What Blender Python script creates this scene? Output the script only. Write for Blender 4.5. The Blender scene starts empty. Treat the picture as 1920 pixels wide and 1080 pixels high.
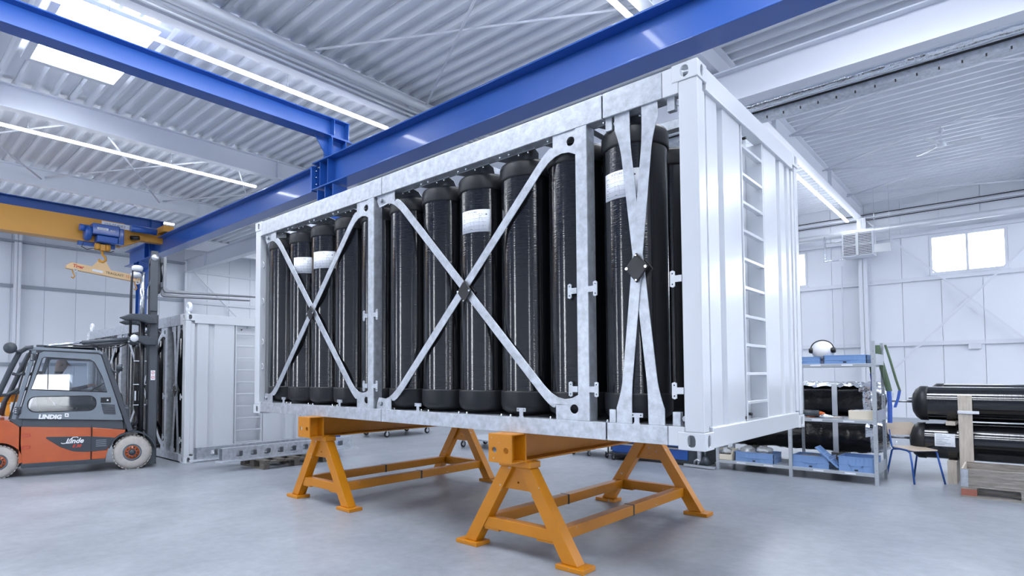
import bpy, bmesh, math, random
from mathutils import Vector, Matrix, geometry
random.seed(7)
PI = math.pi
sc = bpy.context.scene
COL = sc.collection

# ------------------------------------------------------------------ camera
cam_d = bpy.data.cameras.new('camera')
cam = bpy.data.objects.new('camera', cam_d); COL.objects.link(cam)
sc.camera = cam
yaw, pitch, roll = -.7568, .0408, -.0039
fw = Vector((math.cos(pitch)*math.sin(yaw), math.cos(pitch)*math.cos(yaw), math.sin(pitch)))
rt = Vector((math.cos(yaw), -math.sin(yaw), 0)); up = rt.cross(fw)
rt2 = rt*math.cos(roll)+up*math.sin(roll); up2 = -rt*math.sin(roll)+up*math.cos(roll)
M = Matrix((rt2, up2, -fw)).transposed().to_4x4()
M.translation = Vector((1.4595, -3.7944, 1.4983))
cam.matrix_world = M
cam_d.sensor_width = 36; cam_d.lens = 1092.2*36/1920
cam_d.shift_x = (960-870.4)/1920; cam_d.shift_y = (659.1-540)/1920
cam_d.clip_end = 300

# ------------------------------------------------------------------ world, exposure
w = bpy.data.worlds.new('sky'); sc.world = w; w.use_nodes = True
bg = w.node_tree.nodes['Background']
bg.inputs[0].default_value = (.92, .95, 1, 1); bg.inputs[1].default_value = 12.0
sc.view_settings.view_transform = 'Standard'; sc.view_settings.look = 'None'
sc.view_settings.gamma = 1; sc.view_settings.use_curve_mapping = False
sc.view_settings.exposure = 0.32
SKYLIGHT = 12.5      # emission of the backlit skylight panes
ADDED_GLOW = 20.0          # emission of the glowing panels added out of view behind the camera
STRIP = 19.0         # emission of the ceiling light strips

# ------------------------------------------------------------------ materials
def mat(name, col, rough=.5, metal=0, bump=None, var=None, coat=0, emit=None, spec=.5, alpha=None, stretch=None):
    """bump=(scale,strength)  var=(scale,amount[,second colour])"""
    m = bpy.data.materials.new(name); m.use_nodes = True
    nt = m.node_tree; b = nt.nodes['Principled BSDF']
    b.inputs['Base Color'].default_value = (*col, 1)
    b.inputs['Roughness'].default_value = rough
    b.inputs['Metallic'].default_value = metal
    b.inputs['Coat Weight'].default_value = coat
    b.inputs['Coat Roughness'].default_value = .08
    b.inputs['Specular IOR Level'].default_value = spec
    if emit:
        b.inputs['Emission Color'].default_value = (*emit[:3], 1); b.inputs['Emission Strength'].default_value = emit[3]
    tc = nt.nodes.new('ShaderNodeTexCoord')
    mp = nt.nodes.new('ShaderNodeMapping'); nt.links.new(tc.outputs['Object'], mp.inputs[0])
    if stretch: mp.inputs['Scale'].default_value = stretch
    if var:
        n = nt.nodes.new('ShaderNodeTexNoise'); n.inputs['Scale'].default_value = var[0]; n.inputs['Detail'].default_value = 6
        n.inputs['Roughness'].default_value = .65
        nt.links.new(mp.outputs[0], n.inputs['Vector'])
        r = nt.nodes.new('ShaderNodeValToRGB'); r.color_ramp.elements[0].position = .35; r.color_ramp.elements[1].position = .65
        c2 = var[2] if len(var) > 2 else tuple(c*(1-var[1]) for c in col)
        r.color_ramp.elements[0].color = (*c2, 1); r.color_ramp.elements[1].color = (*col, 1)
        nt.links.new(n.outputs[0], r.inputs[0]); nt.links.new(r.outputs[0], b.inputs['Base Color'])
    if bump:
        n = nt.nodes.new('ShaderNodeTexNoise'); n.inputs['Scale'].default_value = bump[0]; n.inputs['Detail'].default_value = 3
        nt.links.new(mp.outputs[0], n.inputs['Vector'])
        u = nt.nodes.new('ShaderNodeBump'); u.inputs['Strength'].default_value = bump[1]; u.inputs['Distance'].default_value = .01
        nt.links.new(n.outputs[0], u.inputs['Height']); nt.links.new(u.outputs[0], b.inputs['Normal'])
    return m

MT = {}
MT['white'] = mat('white_paint', (.625, .655, .70), .22, coat=.3)
MT['galv'] = mat('galvanised_steel', (.57, .61, .67), .38, .55, bump=(60, .08), var=(15, .30))
MT['galv_dark'] = mat('galvanised_plate', (.42, .45, .50), .35, .8, bump=(40, .1), var=(6, .25))
MT['cap'] = mat('black_rubber', (.016, .018, .021), .42, spec=.35, bump=(400, .06))
MT['black'] = mat('black_steel', (.012, .013, .015), .35)
MT['paper'] = mat('paper', (.82, .85, .92), .55)
MT['ink'] = mat('print_ink', (.16, .18, .23), .6)
MT['ink_dark'] = mat('dark_print', (.03, .03, .035), .6)
MT['ink_white'] = mat('white_print', (.85, .87, .9), .5)
MT['ink_red'] = mat('red_print', (.6, .05, .02), .5)
MT['orange'] = mat('orange_paint', (.60, .222, .004), .38, var=(3, .10), bump=(250, .03))
def wear(m, col=(.45, .45, .46), sc_=16, lo=.70):
    nt = m.node_tree; b = nt.nodes['Principled BSDF']; lk = b.inputs['Base Color'].links[0].from_socket
    tc = nt.nodes.new('ShaderNodeTexCoord'); n = nt.nodes.new('ShaderNodeTexNoise'); n.inputs['Scale'].default_value = sc_; n.inputs['Detail'].default_value = 5
    nt.links.new(tc.outputs['Object'], n.inputs['Vector'])
    r = nt.nodes.new('ShaderNodeValToRGB'); r.color_ramp.elements[0].position = lo; r.color_ramp.elements[1].position = lo+.02
    nt.links.new(n.outputs[0], r.inputs[0])
    mx = nt.nodes.new('ShaderNodeMix'); mx.data_type = 'RGBA'; nt.links.new(r.outputs[0], mx.inputs[0]); nt.links.new(lk, mx.inputs[6]); mx.inputs[7].default_value = (*col, 1)
    nt.links.new(mx.outputs[2], b.inputs['Base Color'])
wear(MT['orange'])
MT['blue'] = mat('blue_paint', (.012, .085, .37), .36, coat=.4, bump=(150, .01))
MT['amber'] = mat('amber_paint', (.62, .30, .04), .4)
MT['amber_pale'] = mat('pale_amber_paint', (.80, .56, .30), .45)
MT['struct'] = mat('white_structural_paint', (.76, .79, .86), .4)
MT['deck'] = mat('roof_deck_sheet', (.85, .88, .94), .42, var=(.7, .05), stretch=(.3, 1, 1))
MT['wall'] = mat('wall_panel_sheet', (.82, .855, .92), .45)
MT['rail_grey'] = mat('grey_wall_rail', (.34, .38, .44), .45)
MT['chrome'] = mat('bright_metal', (.75, .78, .82), .15, 1)
MT['steel'] = mat('steel', (.55, .57, .6), .3, .9)
MT['foil'] = mat('silver_foil', (.80, .83, .88), .16, .95, bump=(14, 1.0))
MT['jacket'] = mat('pipe_jacket', (.78, .81, .86), .3, .3, bump=(8, .15))
MT['fork_steel'] = mat('worn_fork_steel', (.27, .285, .31), .42, .7, var=(6, .2))
MT['wrap'] = mat('black_stretch_film', (.010, .011, .013), .18, bump=(11, .7))
MT['tape'] = mat('white_tape', (.72, .75, .80), .35, bump=(30, .4))
MT['truck_orange'] = mat('truck_orange', (.50, .088, .012), .22, coat=.6, var=(5, .10))
MT['anthracite'] = mat('anthracite_plastic', (.042, .053, .067), .42)
MT['frame_grey'] = mat('cab_grey_paint', (.20, .235, .28), .38, var=(4, .12))
MT['mast'] = mat('mast_grey_paint', (.062, .072, .088), .42)
MT['hose'] = mat('black_hose', (.012, .014, .018), .4)
MT['tyre'] = mat('pale_tyre', (.50, .475, .45), .75, bump=(80, .3), var=(8, .2))
MT['tyre_black'] = mat('black_tyre', (.03, .03, .033), .7)
MT['crate'] = mat('blue_crate_plastic', (.19, .32, .58), .38)
MT['shelf'] = mat('shelf_steel', (.46, .50, .55), .4, .3)
MT['bag'] = mat('clear_bag', (.45, .47, .49), .15, .3, bump=(60, 1.0))
MT['beige'] = mat('beige_plastic', (.75, .68, .55), .4)
MT['helmet'] = mat('white_helmet', (.82, .83, .86), .3)
MT['skin'] = mat('skin', (.50, .33, .26), .55)
MT['cloth'] = mat('dark_cloth', (.06, .07, .09), .85)
MT['strap_green'] = mat('green_webbing', (.09, .14, .085), .8)
MT['strap_blue'] = mat('blue_webbing', (.05, .12, .48), .7)
MT['red'] = mat('red_paint', (.45, .02, .02), .4)
MT['tool_orange'] = mat('orange_plastic', (.7, .15, .03), .4)
MT['chair_wood'] = mat('chair_plywood', (.62, .52, .42), .4, bump=(40, .05), stretch=(1, 12, 1))
MT['lamp'] = mat('lamp_diffuser', (1, 1, 1), .5, emit=(.91, .945, 1, STRIP))
MT['skypane'] = mat('skylight_pane', (1, 1, 1), .5, emit=(.91, .945, 1, SKYLIGHT))
MT['added_glow'] = mat('added_light_panel', (1, 1, 1), .5, emit=(.91, .945, 1, ADDED_GLOW))  # glow of the added door-shaped light sources
MT['concrete_out'] = mat('yard_concrete', (.4, .4, .4), .8)

def wood(name, c1, c2, stretch):
    m = mat(name, c1, .75, var=(7, .3, c2), bump=(20, .4), stretch=stretch); return m
MT['wood'] = wood('pale_timber', (.62, .56, .49), (.48, .42, .36), (6, 6, .7))
MT['wood_grey'] = wood('weathered_timber', (.36, .33, .30), (.20, .18, .16), (.7, 6, 6))
MT['wood_dark'] = wood('dark_pallet_timber', (.17, .15, .13), (.08, .07, .06), (.7, 6, 6))
MT['wood_red'] = wood('red_pallet_block', (.42, .13, .09), (.30, .12, .09), (3, 3, 3))

def mat_carbon(name='carbon_winding', horizontal=False):
    m = mat(name, (.006, .007, .009), .08, spec=.85)
    nt = m.node_tree; b = nt.nodes['Principled BSDF']
    tc = nt.nodes.new('ShaderNodeTexCoord')
    def ns(st, sc_, det):
        mp = nt.nodes.new('ShaderNodeMapping'); nt.links.new(tc.outputs['Object'], mp.inputs[0]); mp.inputs['Scale'].default_value = st
        n = nt.nodes.new('ShaderNodeTexNoise'); n.inputs['Scale'].default_value = sc_; n.inputs['Detail'].default_value = det
        nt.links.new(mp.outputs[0], n.inputs['Vector']); return n
    lay = (1, .04, .04) if horizontal else (.04, .04, 1)      # hoop winding: grooves run round the tube
    g1 = ns(lay, 110, 3); g2 = ns((1, 1, 1), 30, 2)
    add = nt.nodes.new('ShaderNodeMath'); add.operation = 'MULTIPLY_ADD'; add.inputs[1].default_value = .16
    nt.links.new(g2.outputs[0], add.inputs[0]); nt.links.new(g1.outputs[0], add.inputs[2])
    u = nt.nodes.new('ShaderNodeBump'); u.inputs['Strength'].default_value = .35; u.inputs['Distance'].default_value = .0035
    nt.links.new(add.outputs[0], u.inputs['Height'])
    nt.links.new(u.outputs[0], b.inputs['Normal']); nt.links.new(u.outputs[0], b.inputs['Coat Normal'])
    return m
MT['carbon'] = mat_carbon(); MT['carbon_lying'] = mat_carbon('carbon_winding_lying', True)

def mat_floor():
    m = mat('concrete_floor', (.40, .43, .48), .33)
    nt = m.node_tree; b = nt.nodes['Principled BSDF']; b.inputs['Specular IOR Level'].default_value = .45
    tc = nt.nodes.new('ShaderNodeTexCoord')
    def noise(s, d, st=(1, 1, 1)):
        mp = nt.nodes.new('ShaderNodeMapping'); mp.inputs['Scale'].default_value = st
        nt.links.new(tc.outputs['Object'], mp.inputs[0])
        n = nt.nodes.new('ShaderNodeTexNoise'); n.inputs['Scale'].default_value = s; n.inputs['Detail'].default_value = d
        n.inputs['Roughness'].default_value = .65
        nt.links.new(mp.outputs[0], n.inputs['Vector']); return n
    a = noise(.7, 8); c = noise(9, 6); d = noise(1.6, 5, (1, .12, 1))
    r = nt.nodes.new('ShaderNodeValToRGB'); r.color_ramp.elements[0].position = .37; r.color_ramp.elements[1].position = .64
    r.color_ramp.elements[0].color = (.235, .257, .292, 1); r.color_ramp.elements[1].color = (.365, .395, .44, 1)
    mx = nt.nodes.new('ShaderNodeMath'); mx.operation = 'MULTIPLY_ADD'; mx.inputs[1].default_value = .35
    nt.links.new(c.outputs[0], mx.inputs[0])
    m2 = nt.nodes.new('ShaderNodeMath'); m2.operation = 'MULTIPLY'; m2.inputs[1].default_value = .65
    nt.links.new(a.outputs[0], m2.inputs[0]); nt.links.new(m2.outputs[0], mx.inputs[2])
    nt.links.new(mx.outputs[0], r.inputs[0]); nt.links.new(r.outputs[0], b.inputs['Base Color'])
    rr = nt.nodes.new('ShaderNodeMapRange'); rr.inputs[3].default_value = .22; rr.inputs[4].default_value = .5
    nt.links.new(d.outputs[0], rr.inputs[0]); nt.links.new(rr.outputs[0], b.inputs['Roughness'])
    u = nt.nodes.new('ShaderNodeBump'); u.inputs['Strength'].default_value = .12; u.inputs['Distance'].default_value = .004
    nt.links.new(c.outputs[0], u.inputs['Height']); nt.links.new(u.outputs[0], b.inputs['Normal'])
    return m
MT['floor'] = mat_floor()

def mat_glass(name, ior, tint, tr=1.0):
    m = bpy.data.materials.new(name); m.use_nodes = True; nt = m.node_tree; nt.nodes.clear()
    o = nt.nodes.new('ShaderNodeOutputMaterial'); t = nt.nodes.new('ShaderNodeBsdfTransparent'); g = nt.nodes.new('ShaderNodeBsdfGlossy')
    t.inputs[0].default_value = (*tint, 1); g.inputs['Roughness'].default_value = .02
    f = nt.nodes.new('ShaderNodeFresnel'); f.inputs[0].default_value = ior
    mx = nt.nodes.new('ShaderNodeMixShader'); nt.links.new(f.outputs[0], mx.inputs[0]); nt.links.new(t.outputs[0], mx.inputs[1]); nt.links.new(g.outputs[0], mx.inputs[2])
    nt.links.new(mx.outputs[0], o.inputs[0]); return m
MT['glass'] = mat_glass('cab_glass', 1.75, (.80, .83, .86))
MT['window_glass'] = mat_glass('window_glass', 1.45, (.95, .97, 1))

# ------------------------------------------------------------------ mesh builder
class MB:
    def __init__(s): s.v = []; s.f = []; s.s = []; s.m = []; s.mi = 0
    def add(s, vs, fs, smooth=False):
        o = len(s.v); s.v += [Vector(p) for p in vs]
        for f in fs: s.f.append([i+o for i in f]); s.s.append(smooth); s.m.append(s.mi)
        return s
    def box(s, a, b):
        x0, y0, z0 = a; x1, y1, z1 = b
        return s.add([(x0,y0,z0),(x1,y0,z0),(x1,y1,z0),(x0,y1,z0),(x0,y0,z1),(x1,y0,z1),(x1,y1,z1),(x0,y1,z1)],
                     [(0,3,2,1),(4,5,6,7),(0,1,5,4),(1,2,6,5),(2,3,7,6),(3,0,4,7)])
    def bar(s, p, q, w, h, upv=(0,0,1)):
        p = Vector(p); q = Vector(q); d = (q-p).normalized(); u = Vector(upv)
        x = d.cross(u)
        if x.length < 1e-4: x = d.cross(Vector((1,0,0)))
        x.normalize(); u = x.cross(d)
        x *= w/2; u *= h/2
        return s.add([p-x-u,p+x-u,p+x+u,p-x+u,q-x-u,q+x-u,q+x+u,q-x+u],[(0,1,2,3),(7,6,5,4),(4,5,1,0),(5,6,2,1),(6,7,3,2),(7,4,0,3)])
    def cyl(s, p, q, r, r2=None, n=16, caps=True, smooth=True):
        r2 = r if r2 is None else r2
        p = Vector(p); q = Vector(q); d = (q-p).normalized()
        a = d.orthogonal().normalized(); b = d.cross(a)
        vs = []
        for k in range(n):
            t = 2*PI*k/n; e = a*math.cos(t)+b*math.sin(t); vs.append(p+e*r)
        for k in range(n):
            t = 2*PI*k/n; e = a*math.cos(t)+b*math.sin(t); vs.append(q+e*r2)
        s.add(vs, [(k,(k+1)%n,n+(k+1)%n,n+k) for k in range(n)], smooth)
        if caps:
            o = len(s.v)-2*n
            s.f.append([o+k for k in reversed(range(n))]); s.s.append(False); s.m.append(s.mi)
            s.f.append([o+n+k for k in range(n)]); s.s.append(False); s.m.append(s.mi)
        return s
    def tube(s, pts, r, n=8, closed=False):
        pts = [Vector(p) for p in pts]; rings = []; a = None
        N = len(pts)
        for i, p in enumerate(pts):
            if closed: d = (pts[(i+1)%N]-pts[i-1]).normalized()
            else: d = (pts[min(i+1,N-1)]-pts[max(i-1,0)]).normalized()
            if a is None: a = d.orthogonal().normalized()
            a = (a-d*a.dot(d)).normalized(); b = d.cross(a)
            rings.append([p+(a*math.cos(2*PI*k/n)+b*math.sin(2*PI*k/n))*r for k in range(n)])
        vs = [v for g in rings for v in g]; fs = []
        for i in range(N if closed else N-1):
            j = (i+1)%N
            for k in range(n): fs.append((i*n+k,i*n+(k+1)%n,j*n+(k+1)%n,j*n+k))
        if not closed: fs += [tuple(reversed(range(n))), tuple((N-1)*n+k for k in range(n))]
        return s.add(vs, fs, True)
    def lathe(s, prof, c=(0,0,0), axis='z', n=32, a0=0, a1=2*PI, smooth=True):
        c = Vector(c); full = abs(a1-a0-2*PI) < 1e-6; cnt = n if full else n+1
        def P(r, h, t):
            x, y = r*math.cos(t), r*math.sin(t)
            return c+Vector({'z':(x,y,h),'x':(h,x,y),'y':(x,h,y)}[axis])
        vs = [P(r,h,a0+(a1-a0)*k/n) for r,h in prof for k in range(cnt)]; fs = []
        for i in range(len(prof)-1):
            for k in range(n):
                k2 = (k+1)%cnt; f = (i*cnt+k,i*cnt+k2,(i+1)*cnt+k2,(i+1)*cnt+k)
                fs.append(f if axis != 'y' else f[::-1])
        return s.add(vs, fs, smooth)
    def prism(s, loops, fn, a0, a1):
        """loops: outer polygon and holes, 2D points; fn(u,v,a)->3D"""
        if not isinstance(loops[0][0], (tuple, list, Vector)): loops = [loops]
        flat = [p for l in loops for p in l]
        tris = geometry.tessellate_polygon([[Vector((p[0],p[1],0)) for p in l] for l in loops])
        n = len(flat); vs = [fn(p[0],p[1],a0) for p in flat]+[fn(p[0],p[1],a1) for p in flat]; fs = []
        for t in tris: fs.append(tuple(t)); fs.append(tuple(i+n for i in reversed(t)))
        o = 0
        for l in loops:
            k = len(l)
            for i in range(k): j = (i+1)%k; fs.append((o+i,o+j,o+n+j,o+n+i))
            o += k
        return s.add(vs, fs)
    def xf(s, Mx, start=0):
        for i in range(start, len(s.v)): s.v[i] = Mx @ s.v[i]
        return s
    def build(s, name, m, parent=None, bevel=0, seg=2, fix=True):
        me = bpy.data.meshes.new(name)
        off = Vector(parent.location) if parent else Vector((0,0,0))
        p = parent
        while p is not None and p.parent is not None: p = p.parent; off += Vector(p.location)
        me.from_pydata([tuple(v-off) for v in s.v], [], s.f)
        ms = m if isinstance(m, (list, tuple)) else [m]
        for k in ms: me.materials.append(MT[k])
        me.polygons.foreach_set('use_smooth', s.s); me.polygons.foreach_set('material_index', s.m)
        if fix:
            b = bmesh.new(); b.from_mesh(me); bmesh.ops.recalc_face_normals(b, faces=b.faces); b.to_mesh(me); b.free()
        me.update()
        o = bpy.data.objects.new(name, me); COL.objects.link(o)
        if parent: o.parent = parent
        if bevel:
            md = o.modifiers.new('b', 'BEVEL'); md.width = bevel; md.segments = seg; md.limit_method = 'ANGLE'; md.angle_limit = math.radians(40)
            md.harden_normals = False
        return o

XZ = lambda u, v, a: (u, a, v)
YZ = lambda u, v, a: (a, u, v)
XY = lambda u, v, a: (u, v, a)
def circ(cx, cy, r, n=14, sx=1, sy=1): return [(cx+sx*r*math.cos(2*PI*k/n), cy+sy*r*math.sin(2*PI*k/n)) for k in range(n)]
def oval(cx, cy, w, h, n=5):
    r = min(w,h)/2; pts = []
    if h >= w:
        for k in range(n+1): t = PI*k/n; pts.append((cx+r*math.cos(t), cy+h/2-r+r*math.sin(t)))
        for k in range(n+1): t = PI+PI*k/n; pts.append((cx+r*math.cos(t), cy-h/2+r+r*math.sin(t)))
    else:
        for k in range(n+1): t = -PI/2+PI*k/n; pts.append((cx+w/2-r+r*math.cos(t), cy+r*math.sin(t)))
        for k in range(n+1): t = PI/2+PI*k/n; pts.append((cx-w/2+r+r*math.cos(t), cy+r*math.sin(t)))
    return pts
def rrect(x0, z0, x1, z1, r, n=3):
    pts = []
    for cx, cy, t0 in ((x1-r,z1-r,0),(x0+r,z1-r,PI/2),(x0+r,z0+r,PI),(x1-r,z0+r,3*PI/2)):
        for k in range(n+1): t = t0+PI/2*k/n; pts.append((cx+r*math.cos(t), cy+r*math.sin(t)))
    return pts

def tag(o, label=None, cat=None, group=None, kind=None):
    if label: o['label'] = label
    if cat: o['category'] = cat
    if group: o['group'] = group
    if kind: o['kind'] = kind
    return o
def thing(name, label, cat, loc=(0,0,0), rz=0, group=None):
    o = bpy.data.objects.new(name, None); COL.objects.link(o); o.empty_display_size = .1
    o.location = loc; o.rotation_euler = (0,0,rz); tag(o, label, cat, group); return o
KIDS = {}
def dup(root, loc=None, rz=None, label=None, group=None):
    def cp(o, par):
        c = o.copy(); COL.objects.link(c)
        if par: c.parent = par
        for ch in list(o.children): cp(ch, c)
        return c
    r = cp(root, None)
    if loc is not None: r.location = loc
    if rz is not None: r.rotation_euler = (0,0,rz)
    if label: r['label'] = label
    if group: r['group'] = group
    return r
def struct(mb, name, m, parent=None, **k):
    o = mb.build(name, m, parent, **k)
    if parent is None: o['kind'] = 'structure'
    return o
def text_mb(s, size, fn, depth=.002, ax='l', shear=0, bold=0, mbx=None):
    """text as mesh; fn(u,v,w)->3D"""
    cu = bpy.data.curves.new('t', 'FONT'); cu.body = s; cu.size = size; cu.align_x = 'CENTER' if ax == 'c' else 'LEFT'
    cu.shear = shear; cu.offset = bold; cu.resolution_u = 2; cu.extrude = depth/2
    o = bpy.data.objects.new('t', cu); COL.objects.link(o)
    dg = bpy.context.evaluated_depsgraph_get(); me = bpy.data.meshes.new_from_object(o.evaluated_get(dg))
    mb = mbx or MB()
    mb.add([fn(v.co.x, v.co.y, v.co.z) for v in me.vertices], [tuple(p.vertices) for p in me.polygons])
    bpy.data.objects.remove(o); bpy.data.curves.remove(cu); bpy.data.meshes.remove(me)
    return mb
def ibeam(mb, p, q, depth, width, tf=.02, tw=.014, upv=(0,0,1)):
    """I section whose centre line runs p->q"""
    p = Vector(p); q = Vector(q); u = Vector(upv)
    mb.bar(p+u*(depth/2-tf/2), q+u*(depth/2-tf/2), width, tf, upv)
    mb.bar(p-u*(depth/2-tf/2), q-u*(depth/2-tf/2), width, tf, upv)
    mb.bar(p, q, tw, depth-2*tf, upv); return mb

# ================================================================== hall shell
X0, X1, Y0, Y1 = -26.7, 16.0, -14.0, 21.0
ZT = 7.5
fl = struct(MB().box((X0-.2, Y0-.2, -.2), (X1+.2, Y1+.2, 0)), 'floor', 'floor')
# faint floor marks (tape remnants)
yard = MB().box((X0-40, Y0-40, -.5), (X1+40, Y1+40, -.25)).build('yard', 'concrete_out'); tag(yard, 'pale concrete yard outside the hall, seen only through openings', 'ground', kind='structure')

def wall(name, mk, spans, z0=0, z1=ZT+.15, axis='y', pos=0, out=1, th=.12, holes=()):
    """spans: panel edges along the wall; holes=(a0,a1,z0,z1) openings; each panel its own part"""
    base = MB()
    a0, a1 = spans[0], spans[-1]
    fn = (lambda u, v, a: (pos+out*a, u, v)) if axis == 'y' else (lambda u, v, a: (u, pos+out*a, v))
    loops = [[(a0,z0),(a1,z0),(a1,z1),(a0,z1)]]+[[(h[0],h[2]),(h[1],h[2]),(h[1],h[3]),(h[0],h[3])] for h in holes]
    base.prism(loops, fn, .04, th)
    root = struct(base, name, mk)
    for a, b in zip(spans[:-1], spans[1:]):
        cuts = [h for h in holes if h[0] < b-.01 and h[1] > a+.01]
        pcs = []
        if not cuts: pcs.append((a, b, z0, z1))
        for h in cuts:
            if h[2] > z0+.01: pcs.append((a, b, z0, h[2]))
            pcs.append((a, b, h[3], z1))
            if h[0] > a+.01: pcs.append((a, h[0], h[2], h[3]))
            if h[1] < b-.01: pcs.append((h[1], b, h[2], h[3]))
        mb = MB()
        for (p, q, r, t) in pcs:
            if q-p < .03: continue
            mb.prism([(p+.006,r),(q-.006,r),(q-.006,t),(p+.006,t)], fn, 0, .041)
        mb.build('wall_panel', mk, root)
    return root
def fr(a, b, st, off=0):
    out = [a]; x = a+off if off else a+st
    while x < b-.3: out.append(x); x += st
    out.append(b); return out
W_HOLES = [(-.50, 1.42, 4.79, 6.10), (-5.9, -4.12, 4.79, 6.10), (4.9, 6.8, 4.79, 6.10), (10.4, 12.3, 4.79, 6.10)]
wl = wall('wall_left', 'wall', fr(Y0, Y1, 1.078, .45), axis='y', pos=X0, out=-1)
wb = wall('wall_back', 'wall', fr(X0, X1, 1.035, .60), axis='x', pos=Y1, out=1, holes=W_HOLES)
wr = wall('wall_right', 'wall', fr(Y0, Y1, 1.0), axis='y', pos=X1, out=1, holes=[(-12.1, -10.15, 0, 1.62)])
wf = wall('wall_front', 'wall', fr(X0, X1, 1.0), axis='x', pos=Y0, out=-1)

# ceiling: trapezoidal deck sheets running along x, each sheet three ribs wide
ceil_base = struct(MB().box((X0-.1, Y0-.1, ZT+.17), (X1+.1, Y1+.1, ZT+.25)), 'ceiling', 'deck')
pit = .318
def deck_mesh():
    mb = MB(); L0, L1 = X0, X1; prof = []
    for k in range(3):
        y = k*pit
        prof += [(y, .12), (y+.03, .0), (y+.095, .0), (y+.125, .12)]
    prof.append((3*pit+.004, .12))
    vs = [(L0, y, ZT+z) for y, z in prof]+[(L1, y, ZT+z) for y, z in prof]; n = len(prof)
    mb.add(vs, [(i, i+1, n+i+1, n+i) for i in range(n-1)])
    # side lap lip and fixings line
    mb.bar((L0, 3*pit-.01, ZT+.112), (L1, 3*pit-.01, ZT+.112), .012, .03)
    return mb
first = deck_mesh().build('deck_sheet', 'deck', ceil_base, fix=False)
ny = int((Y1-Y0)/(3*pit))+1
for k in range(ny):
    o = first if k == 0 else first.copy()
    if k: COL.objects.link(o); o.parent = ceil_base
    o.location = (0, Y0+k*3*pit, 0)

# rafters along y
RAFT = [-24.4, -18.9, -13.4, -7.9, -2.4, 3.1, 8.6, 14.1]
rdesc = ['farthest roof rafter, short stretch seen above the far crane tie at the end wall', 'white roof rafter second from the end wall, above the yellow crane bridge',
         'white roof rafter crossing over the left of the picture below the skylight', 'white roof rafter with round pipes along its flank, crossing over the top middle',
         'white roof rafter running to the heater column on the window wall', 'white roof rafter just outside the right edge, near the camera', 'white roof rafter behind the camera, right part of hall', 'last white roof rafter by the right wall']
for x, d in zip(RAFT, rdesc):
    mb = MB(); ibeam(mb, (x, Y0, 7.25), (x, Y1-.05, 7.25), .5, .22, .022)
    for yy in (-8, -2, 4.3, 10.5, 16): mb.box((x-.105, yy, 7.02), (x+.105, yy+.014, 7.48))
    r = mb.build('roof_rafter', 'struct'); tag(r, d, 'rafter')
# long girder G along x under the rafters
g = thing('main_girder', 'deep white steel girder running the length of the hall under the rafters', 'girder', (-5, 7, 6.7))
mb = MB(); ibeam(mb, (X0+.1, 7, 6.635), (X1-.05, 7, 6.635), .60, .3, .025); mb.build('girder_beam', 'struct', g)
for x in RAFT:
    mb = MB(); mb.prism([(6.87,6.91),(6.87,6.36),(6.93,6.36),(6.992,6.91)], YZ, x-.01, x+.01); mb.build('stiffener_plate', 'struct', g)
# columns under the girder and at walls
def column(x, y, z1, w, d, label, ax='x', grp=None):
    mb = MB()
    if ax == 'x': # flanges facing +-x
        mb.box((x-d/2, y-w/2, 0), (x-d/2+.015, y+w/2, z1)); mb.box((x+d/2-.015, y-w/2, 0), (x+d/2, y+w/2, z1)); mb.box((x-d/2, y-.006, 0), (x+d/2, y+.006, z1))
    else:
        mb.box((x-w/2, y-d/2, 0), (x+w/2, y-d/2+.015, z1)); mb.box((x-w/2, y+d/2-.015, 0), (x+w/2, y+d/2, z1)); mb.box((x-.006, y-d/2, 0), (x+.006, y+d/2, z1))
    o = mb.build('steel_column', 'struct'); tag(o, label, 'column', grp); return o
column(X0+.15, .62, 7.0, .24, .28, 'white steel column on the end wall at the far left above the forklift')
column(X0+.15, 7.0, 6.33, .30, .30, 'white steel column on the end wall carrying the main girder')
column(X0+.15, 13.5, 7.0, .24, .28, 'white steel column on the end wall behind the raised container')
column(-2.45, 7.0, 6.33, .24, .24, 'white steel column under the main girder hidden behind the raised container')
for x, l in ((-2.33, 'white steel column on the window wall carrying the fan heater'), (-7.9, 'white steel column on the window wall behind the raised container'), (3.1, 'white steel column on the window wall beyond the right edge')):
    column(x, Y1-.16, 7.0, .26, .3, l, ax='y')
# purlin-like rails on walls
def rail(name, a, b, label, m='struct', w=.08, h=.14):
    o = MB().bar(a, b, w, h).build(name, m); tag(o, label, 'wall rail'); return o
rail('wall_rail', (X0+.05, Y0, 5.03), (X0+.05, 6.85, 5.03), 'grey horizontal rail across the left end wall behind the spreader beam', 'rail_grey', .06, .13)
rail('wall_rail', (X0+.05, 7.15, 5.0), (X0+.05, Y1, 5.0), 'white horizontal rail on the end wall right of the girder column', 'struct', .06, .14)
rail('wall_rail', (X0+.05, 7.15, 6.45), (X0+.05, Y1, 6.45), 'upper white rail on the end wall right of the girder column', 'struct', .06, .12)
rail('wall_rail', (X0+.06, Y0, 2.0), (X0+.06, Y1, 2.0), 'low grey rail on the left end wall behind the forklift roof', 'rail_grey', .06, .12)
rail('wall_rail', (X0+.2, Y0, 6.75), (X0+.2, 6.85, 6.75), 'grey cable tray along the end wall under the roof', 'rail_grey', .3, .07)
for z, l in ((4.68, 'white sill rail along the window wall under the windows'), (6.22, 'white head rail along the window wall above the windows'), (2.5, 'low white rail along the window wall behind the shelf')):
    rail('wall_rail', (X0, Y1-.05, z), (X1, Y1-.05, z), l, 'struct', .08, .13)
rail('eaves_rail', (X0, Y1-.12, 7.02), (X1, Y1-.12, 7.02), 'white eaves rail with dark joints along the window wall top', 'struct', .1, .07)
rail('eaves_seal', (X0, Y1-.13, 6.93), (X1, Y1-.13, 6.93), 'thin dark seal line under the eaves rail of the window wall', 'black', .02, .025)
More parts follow.
